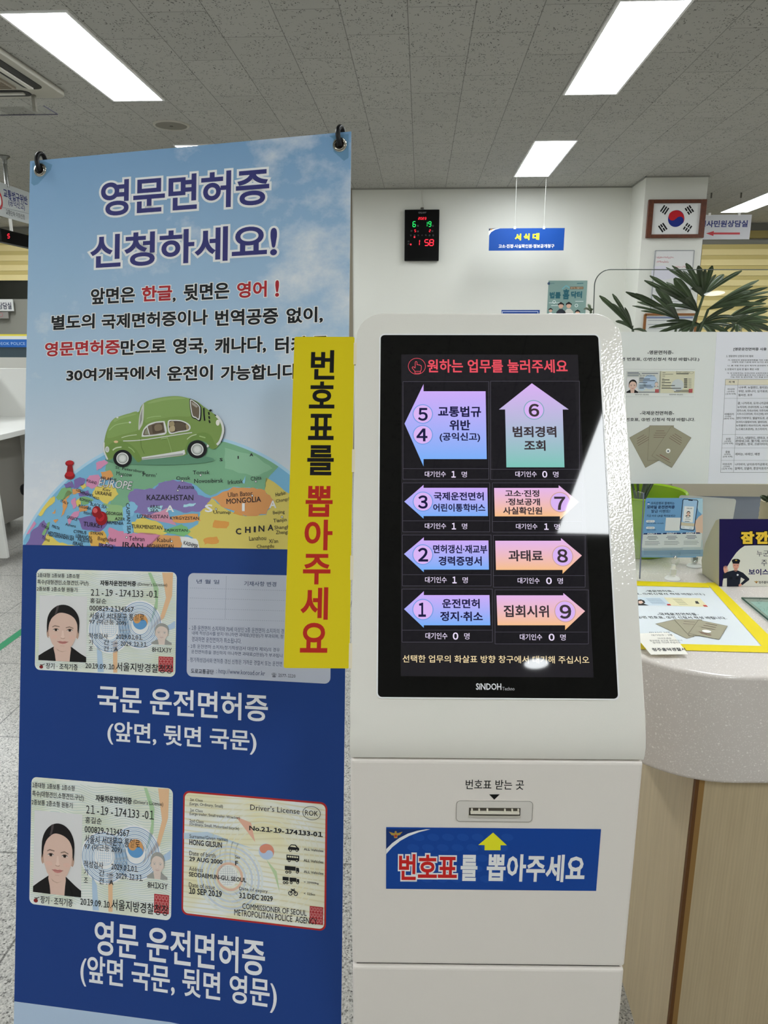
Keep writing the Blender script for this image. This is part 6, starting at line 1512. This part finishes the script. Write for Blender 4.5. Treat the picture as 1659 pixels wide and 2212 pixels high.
# posters on the back wall
PFm = wallframe(YB - 0.003)
mb = board(PFm, 1178, 606, 1269, 745, 0.003, ink('#86a29c', 0.5, 1.0))
p = Printer(mb, PFm.loc, 0.0005, 0.0005).zoom(840, 420, 3.95)
TL_ = ink('#2c5d68', .5)
p.T('법률', 1370, 888, 1468, 832, TL_, 2, bold=.05); p.T('홈', 1482, 895, 1542, 808, TL_, 3, bold=.05); p.T('닥터', 1552, 885, 1650, 826, TL_, 2, bold=.05)
p.line([(1478, 808), (1512, 778), (1545, 800)], 10, ink('#6fa5ad', .5), 2); p.R(1546, 788, 1659, 808, ink('#6b4c2c', .5), 2); p.T('찾아가는 법률주치의', 1550, 805, 1655, 792, ink('#e0d8c0', .5), 3)
p.C(1365, 760, 12, ink('#3c5068', .5), 2, 16); p.T('법무부', 1382, 766, 1412, 754, TL_, 2); p.line([(1605, 760), (1659, 758)], 5, TL_, 2)
for cx, cy in ((1410, 917), (1600, 948)): p.ring(cx, cy, 12, 4, ink('#d5e0de', .5), 2, 20)
for a, b, y in ((1365, 1470, 925), (1590, 1660, 912), (1385, 1450, 948)): p.line([(a, y), (b, y)], 4, ink('#d5e0de', .5), 2)
for cx, cy, s, top in ((1380, 990, .8, '#d0d6d4'), (1468, 950, 1.15, '#2c3038'), (1535, 948, 1.15, '#c9c6be'), (1610, 1010, 1.0, '#cfa08f')):
    p.P([(cx - 36 * s, cy + 90 * s), (cx - 34 * s, cy + 46 * s), (cx - 12 * s, cy + 24 * s), (cx + 12 * s, cy + 24 * s), (cx + 34 * s, cy + 46 * s), (cx + 36 * s, cy + 90 * s)], ink(top, .5), 2)
    p.C(cx, cy, 18 * s, ink('#c9a48f', .5), 3, 20, ry=20 * s); p.P([(cx - 21 * s, cy), (cx - 22 * s, cy - 14 * s), (cx, cy - 28 * s), (cx + 22 * s, cy - 14 * s), (cx + 21 * s, cy), (cx + 10 * s, cy - 10 * s), (cx - 10 * s, cy - 10 * s)], ink('#241f20', .5), 4)
for i in range(5): p.line([(1360, 1070 + i * 40), (1640, 1070 + i * 40)], 8, ink('#bcd0cc', .5), 2)
o = mb.build('poster', PFm.M()); tag(o, 'pale green poster with cartoon people on the wall below the blue hanging sign', 'poster')
mb = board(PFm, 1081, 669.5, 1166, 735, 0.004, ink('#1c3f86', 0.4)); p = Printer(mb, PFm.loc, 0.0005, 0.0005); p.frame(1085, 673, 1162, 731, 1.2, ink('#c5cede', .4), 1)
o = mb.build('wall_notice', PFm.M()); tag(o, 'dark blue notice board on the wall, its top just showing over the kiosk', 'sign')

# flag on the pillar
YP = 7.36
FF2 = wallframe(YP - 0.035)
fl = thing('framed_flag', 'red and blue circle flag with black bars in a brown wooden frame on the pillar', 'flag', T3(*FF2.w(*FF2.loc(1460, 515))))
a = FF2.loc(1395.5, 514); b = FF2.loc(1528.5, 430)
BRW = m_wood('#4b2412', '#6b3418', 1.1, (20, 20, 20))
mb = MB(); w = 0.042
for lo, hi in (((a[0], a[1], -0.03), (a[0] + w * 1.15, b[1], 0.0)), ((b[0] - w * 1.15, a[1], -0.03), (b[0], b[1], 0.0)), ((a[0] + w * 1.15, a[1], -0.03), (b[0] - w * 1.15, a[1] + w * 0.75, -0.002)), ((a[0] + w * 1.15, b[1] - w * 0.75, -0.03), (b[0] - w * 1.15, b[1], -0.002))): mb.box(lo, hi, BRW)
mb.build('wooden_frame', FF2.M(), fl, bevel=0.004)
mb = MB(); mb.prism([(a[0] + 0.02, a[1] + 0.02), (b[0] - 0.02, a[1] + 0.02), (b[0] - 0.02, b[1] - 0.02), (a[0] + 0.02, b[1] - 0.02)], -0.03, -0.018, ink('#d3d4d4', .5))
p = Printer(mb, FF2.loc, 0.0005, -0.018).zoom(1360, 370, 5.548)
taeguk(p, 565, 563, 99, -33, ink('#b01d26', .5), ink('#1d2c78', .5), 1)
def bars(p, cx, cy, an, kinds):
    for i, k in enumerate(kinds):
        o_ = (i - 1) * 29; dx, dy = math.cos(rad(an)), math.sin(rad(an))
        bx, by = cx - dy * o_, cy + dx * o_
        for s, e in (((-46, 46),) if k else ((-46, -5), (5, 46))): p.line([(bx + dx * s, by + dy * s), (bx + dx * e, by + dy * e)], 18, ink('#141416', .5, 1), 2)
bars(p, 427, 458, -56, (1, 1, 1)); bars(p, 724, 460, 56, (0, 1, 0)); bars(p, 405, 672, 56, (1, 0, 1)); bars(p, 703, 672, -56, (0, 0, 0))
mb.build('flag_picture', FF2.M(), fl)
# framed notices below the flag
NFm = wallframe(YP - 0.02)
nb = thing('framed_notice', 'thin framed white notice with red handwriting hanging under the flag', 'notice', T3(*NFm.w(*NFm.loc(1450, 660))))
a = NFm.loc(1406, 667); b = NFm.loc(1500, 541)
mb = MB(); mb.prism([(a[0], a[1]), (b[0], a[1]), b, (a[0], b[1])], -0.018, -0.002, ink('#c6c6c6', .4)); 
p = Printer(mb, NFm.loc, 0.0005, -0.002).zoom(1360, 370, 5.548)
RH = ink('#c27880', .5)
rs = random.Random(5)
for x0, x1, y in ((325, 430, 1035), (440, 520, 1035), (322, 470, 1085), (515, 600, 1148), (625, 720, 1145), (545, 640, 1220)):
    x = x0
    while x < x1:   # illegible red brush strokes
        p.line(spline([(x, y - rs.uniform(4, 18)), (x + 8, y + rs.uniform(-6, 14)), (x + 16, y - rs.uniform(0, 14)), (x + 20, y + 6)], 3), 2.6, RH, 2)
        x += rs.uniform(13, 20)
p.P([(262, 1200), (300, 1140), (420, 1130), (520, 1200), (640, 1260), (420, 1300), (262, 1280)], ink('#c3c1cc', .5), 1)
for i in range(6): p.line([(430, 1470 + i * 30), (700, 1470 + i * 30)], 7, ink('#8f9092', .5), 1)
mb.build('paper', NFm.M(), nb)
mb = MB()
for lo, hi in (((a[0] - .004, a[1], -.02), (a[0] + .004, b[1], 0)), ((b[0] - .004, a[1], -.02), (b[0] + .004, b[1], 0)), ((a[0], a[1] - .004, -.02), (b[0], a[1] + .004, 0)), ((a[0], b[1] - .004, -.02), (b[0], b[1] + .004, 0))): mb.box(lo, hi, ink('#8e9092', .3))
mb.build('metal_frame', NFm.M(), nb)
n2 = thing('framed_certificate', 'brown framed certificate on the pillar below the thin framed notice', 'certificate', T3(*NFm.w(*NFm.loc(1450, 740))))
a = NFm.loc(1389, 745); b = NFm.loc(1505, 679)
mb = MB(); mb.prism([a, (b[0], a[1]), b, (a[0], b[1])], -0.018, -0.004, ink('#bfc0bd', .4)); p = Printer(mb, NFm.loc, 0.0005, -0.004)
for i in range(5): p.line([(1400, 692 + i * 9), (1490, 692 + i * 9)], 1.5, ink('#8d9094', .5), 1)
p.R(1396, 684, 1497, 688, ink('#6d7690', .5), 1)
mb.build('paper', NFm.M(), n2)
mb = MB()
for lo, hi in (((a[0] - .01, a[1], -.02), (a[0] + .012, b[1], 0)), ((b[0] - .012, a[1], -.02), (b[0] + .01, b[1], 0)), ((a[0], a[1] - .01, -.02), (b[0], a[1] + .012, 0)), ((a[0], b[1] - .012, -.02), (b[0], b[1] + .01, 0))): mb.box(lo, hi, ink('#7c5230', .4))
mb.build('wooden_frame', NFm.M(), n2)

# white arrow sign beyond the pillar
h1 = at_z(1600, 416, CEIL)
AF2 = wallframe(h1.y)
ws = thing('arrow_sign', 'white hanging sign with blue lettering and a red arrow, partly behind the flag', 'sign', T3(*AF2.w(*AF2.loc(1570, 518))))
mb = board(AF2, 1490, 463.5, 1624.5, 517.5, 0.01, ink('#c6c6cc', 0.4))
p = Printer(mb, AF2.loc, 0.0006, 0.0006).zoom(1360, 370, 5.548)
p.T('형사민원상담실', 836, 672, 1420, 586, ink('#2c3474', .4), 2, bold=.03)
p.P([(915, 745), (1010, 716), (1008, 734), (1322, 734), (1320, 758), (1006, 757), (1003, 776)], ink('#b8363f', .4), 2)
mb.build('sign_board', AF2.M(), ws)
for x in (1533, 1597):
    a = AF2.loc(x, 463)
    mb = MB(); mb.tube([(a[0], a[1] - 0.01, -0.005), (a[0], CEIL, -0.005)], 0.0012, ink('#9a9a94', .4), 6); mb.build('wire', AF2.M(), ws)
    mb = MB(); mb.box((a[0] - 0.006, CEIL - 0.05, -0.011), (a[0] + 0.006, CEIL, 0.001), ink('#5c5a55', .4)); mb.build('ceiling_hook', AF2.M(), ws)
    mb = MB(); mb.box((a[0] - 0.012, a[1] - 0.012, -0.013), (a[0] + 0.012, a[1] + 0.014, 0.003), ink('#e5e6e4', .3)); mb.build('clip', AF2.M(), ws)

# ================================================================== left side of the hall
# hanging sign on a pole, its number board below
sx = at_z(14, 340, CEIL).x + 0.016
LF = Frame((sx, 0, 0), (0, 1, 0), (0, 0, 1))
ls = thing('window_sign', 'white hanging counter sign with blue lettering on a metal pole, beside the banner', 'sign', T3(*LF.w(*LF.loc(20, 466))))
a0 = LF.loc(0, 466); a1 = LF.loc(63, 416)
yN, yFr = a0[0] - 0.22, a1[0] + 0.25
zt, zb = a1[1], LF.loc(63, 483.5)[1]
mb = sheet(yN, zb, yFr, zt, 0.012, ink('#b9bdbd', 0.35, 1.2), 0.0)
p = Printer(mb, LF.loc, 0.0004, 0.0004).zoom(0, 200, 3.95)
SB = ink('#2a2f6e', .4)
p.C(-8, 915, 36, ink('#b32d33', .4), 1, 32, ry=52); p.C(-8, 915, 22, ink('#d8d8d8', .4), 2, 32, ry=34)
p.T('교통법규위반', 32, 893, 230, 886, SB, 2, bold=.02); p.T('(공익신고)', 75, 972, 207, 950, SB, 2, bold=.01); p.T('교통단속 이의신청', 52, 1040, 206, 1040, ink('#33363f', .4), 2)
p.line([(-40, 965), (250, 1035)], 3, ink('#8c9096', .4), 2)
mb.build('sign_board', LF.M(), ls)
pp = LF.w(*LF.loc(17, 400)); top = Vector((pp.x - 0.006, pp.y, CEIL))
PT = ink('#8e8f8c', 0.25, 1, 0.5, 0.9)
mb = MB(); mb.tube([Vector((pp.x - 0.006, pp.y, zt - 0.02)), top], 0.016, PT, 14); mb.build('pole', None, ls, smooth=50)
mb = MB(); mb.lathe([(0.045, 0.0), (0.045, -0.008), (0.02, -0.03), (0.017, -0.06)], PT, 20, T3(*top)); mb.build('flange', None, ls, smooth=40)
mb = MB(); mb.box((sx - 0.02, pp.y - 0.012, zb - 0.1), (sx - 0.004, pp.y + 0.012, zb + 0.01), ink('#d8d8d4', .4)); mb.build('hanger', None, ls)
zd = LF.loc(30, 500)[1]; zd2 = LF.loc(30, 528)[1]
nbd = thing('number_display', 'black number display with one red digit hanging below the white counter sign', 'display', T3(sx, pp.y, zd2))
mb = sheet(LF.loc(2, 500)[0] , zd2, yFr, zd, 0.06, ink('#0b0b0c', 0.25, 1), 0.0); mb.build('case', LF.M(), nbd, bevel=0.004)
mb = MB(); p = Printer(mb, LF.loc, 0.0005, 0.0008).zoom(0, 200, 3.95)
digit(p, '5', 62, 1207, 18, 34, LR); mb.build('digit', LF.M(), nbd)
# white writing booth
BX_ = cw(-2.36, 4.6, 0).x
WB_ = m_paint('#c6c6c2', 1.2, 0.45, 0.02, 200)
yn = cw(-2.36, 4.45, 0).y
wb = thing('writing_booth', 'white writing booth with a shelf and rounded side panel on short metal feet', 'booth', T3(BX_ - 0.4, yn + 0.6, 0))
zt_ = at_y(10, 815, yn).z
def bside(y, name, depth=0.75, x1=BX_):
    b = MB(); r = 0.10
    q = [(x1 - depth, 0.05), (x1, 0.05)] + [(x1 - 0.03 - r + r * math.cos(rad(9 * i)), zt_ - r + r * math.sin(rad(9 * i))) for i in range(11)] + [(x1 - depth, zt_)]
    b.prism(q, y, y + 0.03, WB_, axis='y'); return b.build(name, None, wb, bevel=0.004)
bside(yn, 'side_panel'); bside(yn + 1.15, 'side_panel')
zs = at_x(40, 930, BX_ - 0.02).z
mb = MB(); mb.box((BX_ - 0.62, yn + 0.03, zs - 0.035), (BX_ - 0.02, yn + 1.15, zs), WB_); mb.build('shelf', None, wb, bevel=0.003)
mb = MB(); mb.box((BX_ - 0.75, yn + 0.03, 0.05), (BX_ - 0.72, yn + 1.15, zt_ + 0.12), WB_); mb.build('back_panel', None, wb)
mb = MB(); mb.box((BX_ - 0.5, yn + 0.55, 0.06), (BX_ - 0.47, yn + 1.15, zs - 0.035), ink('#8d8a84')); mb.build('modesty_panel', None, wb)
for y in (yn + 0.015, yn + 1.165):
    for x in (BX_ - 0.65, BX_ - 0.11):
        mb = MB(); mb.tube([(x, y, 0), (x, y, 0.052)], 0.017, PT, 12); mb.build('foot', None, wb, smooth=50)
# far service counter with a striped band
yc = 7.0
z1 = at_y(30, 727, yc).z; z2 = at_y(30, 733, yc).z; z3 = at_y(30, 750, yc).z; z4 = at_y(30, 772, yc).z
fc = thing('police_counter', 'far counter screen with a yellow and blue lettered band above dark glass', 'counter', T3(-4.2, yc, 0))
XL, XR = -5.6, -2.35
mb = MB(); mb.box((XL, yc, 0), (XR, yc + 0.05, z4), ink('#b7b6b0')); mb.build('front_panel', None, fc)
mb = MB(); mb.box((XL, yc + 0.01, z4), (XR, yc + 0.03, z3), ink('#3d4a52', 0.15)); mb.build('glass_screen', None, fc)
BFm = wallframe(yc)
BI = BFm.M().inverted()
mb = MB(); mb.box((XL, yc, z3), (XR, yc + 0.04, z2), ink('#2a62b0'), BI); mb.box((XL, yc, z2), (XR, yc + 0.04, z1 + 0.005), ink('#d2d4d2'), BI); mb.box((XL, yc, z1 + 0.005), (XR, yc + 0.04, z1 + 0.022), ink('#d9c94a'), BI)
p = Printer(mb, BFm.loc, 0.0006, 0.001)
p.T('CHEONGJU HEUNGDEOK POLICE', -90, 747, 54, 739, ink('#a9c4e2'), 1)
mb.build('lettered_band', BFm.M(), fc)
# room name sign beyond it
RF = wallframe(10.33)
mb = board(RF, -30, 646.5, 27, 672, 0.02, ink('#cfd0cf', .4)); p = Printer(mb, RF.loc, 0.001, 0.001)
p.T('상담실', -3, 668, 24, 653, ink('#33374a'), 1, bold=.02)
o = mb.build('door_sign', RF.M()); tag(o, 'small white room sign on the far grey wall, low beside the banner edge', 'sign')
mb = board(RF, -30, 674, 17, 688, 0.02, ink('#8f8c88', .4)); p = Printer(mb, RF.loc, 0.001, 0.001); p.ring(2, 680, 4, 1.2, ink('#a86a70'), 1, 20)
o = mb.build('wall_plate', RF.M()); tag(o, 'small grey plate with a pink ring directly under the white room sign', 'sign')
# green guide stripe on the floor
a = at_z(0, 1408, 0); b = at_z(49, 1356, 0); c = at_z(49, 1371, 0); d = at_z(0, 1391, 0)
e1 = (b - d).normalized(); nrm_ = Vector((-e1.y, e1.x, 0)) * 0.022
s0_ = d - e1 * 1.2 - nrm_; s1_ = b + e1 * 0.9 - nrm_
mb = MB(); mb.add([s0_ - nrm_ + Vector((0, 0, .0008)), s1_ - nrm_ + Vector((0, 0, .0008)), s1_ + nrm_ + Vector((0, 0, .0008)), s0_ + nrm_ + Vector((0, 0, .0008))], [(0, 1, 2, 3)], ink('#2f7a55', 0.4))
o = mb.build('floor_tape'); tag(o, 'green guide tape stuck across the granite floor', 'tape')
# office chair half hidden by the banner
pcx = at_z(52, 1196, 0.0)
ch = thing('office_chair', 'black office chair almost hidden behind the banner, only a castor showing', 'chair', T3(pcx.x + 0.33, pcx.y + 0.1, 0))
c0_ = Vector((pcx.x + 0.33, pcx.y + 0.1, 0)); BP = ink('#17181a', 0.4, 1)
for k in range(5):
    w = rad(198 + 72 * k); e = c0_ + Vector((math.cos(w) * 0.26, math.sin(w) * 0.26, 0))
    b = MB(); b.tube([c0_ + Vector((0, 0, 0.12)), e + Vector((0, 0, 0.08))], [0.022, 0.016], BP, 8); lg_ = b.build('leg', None, ch)
    b = MB(); b.lathe([(0.0005, -0.022), (0.024, -0.02), (0.03, -0.01), (0.03, 0.01), (0.024, 0.02), (0.0005, 0.022)], BP, 18, T3(e.x, e.y, 0.03) @ Matrix.Rotation(w, 4, 'Z') @ Matrix.Rotation(rad(90), 4, 'X')); b.build('castor', None, ch, smooth=50)
b = MB(); b.tube([c0_ + Vector((0, 0, 0.1)), c0_ + Vector((0, 0, 0.42))], 0.025, BP, 12); b.build('gas_column', None, ch, smooth=50)
b = MB(); b.box((c0_.x - 0.24, c0_.y - 0.24, 0.42), (c0_.x + 0.24, c0_.y + 0.24, 0.5), BP); b.build('seat', None, ch, bevel=0.03)
b = MB(); b.box((c0_.x - 0.22, c0_.y + 0.2, 0.58), (c0_.x + 0.22, c0_.y + 0.26, 0.95), BP); b.box((c0_.x - 0.03, c0_.y + 0.22, 0.44), (c0_.x + 0.03, c0_.y + 0.25, 0.6), BP); b.build('backrest', None, ch, bevel=0.02)

print_all()
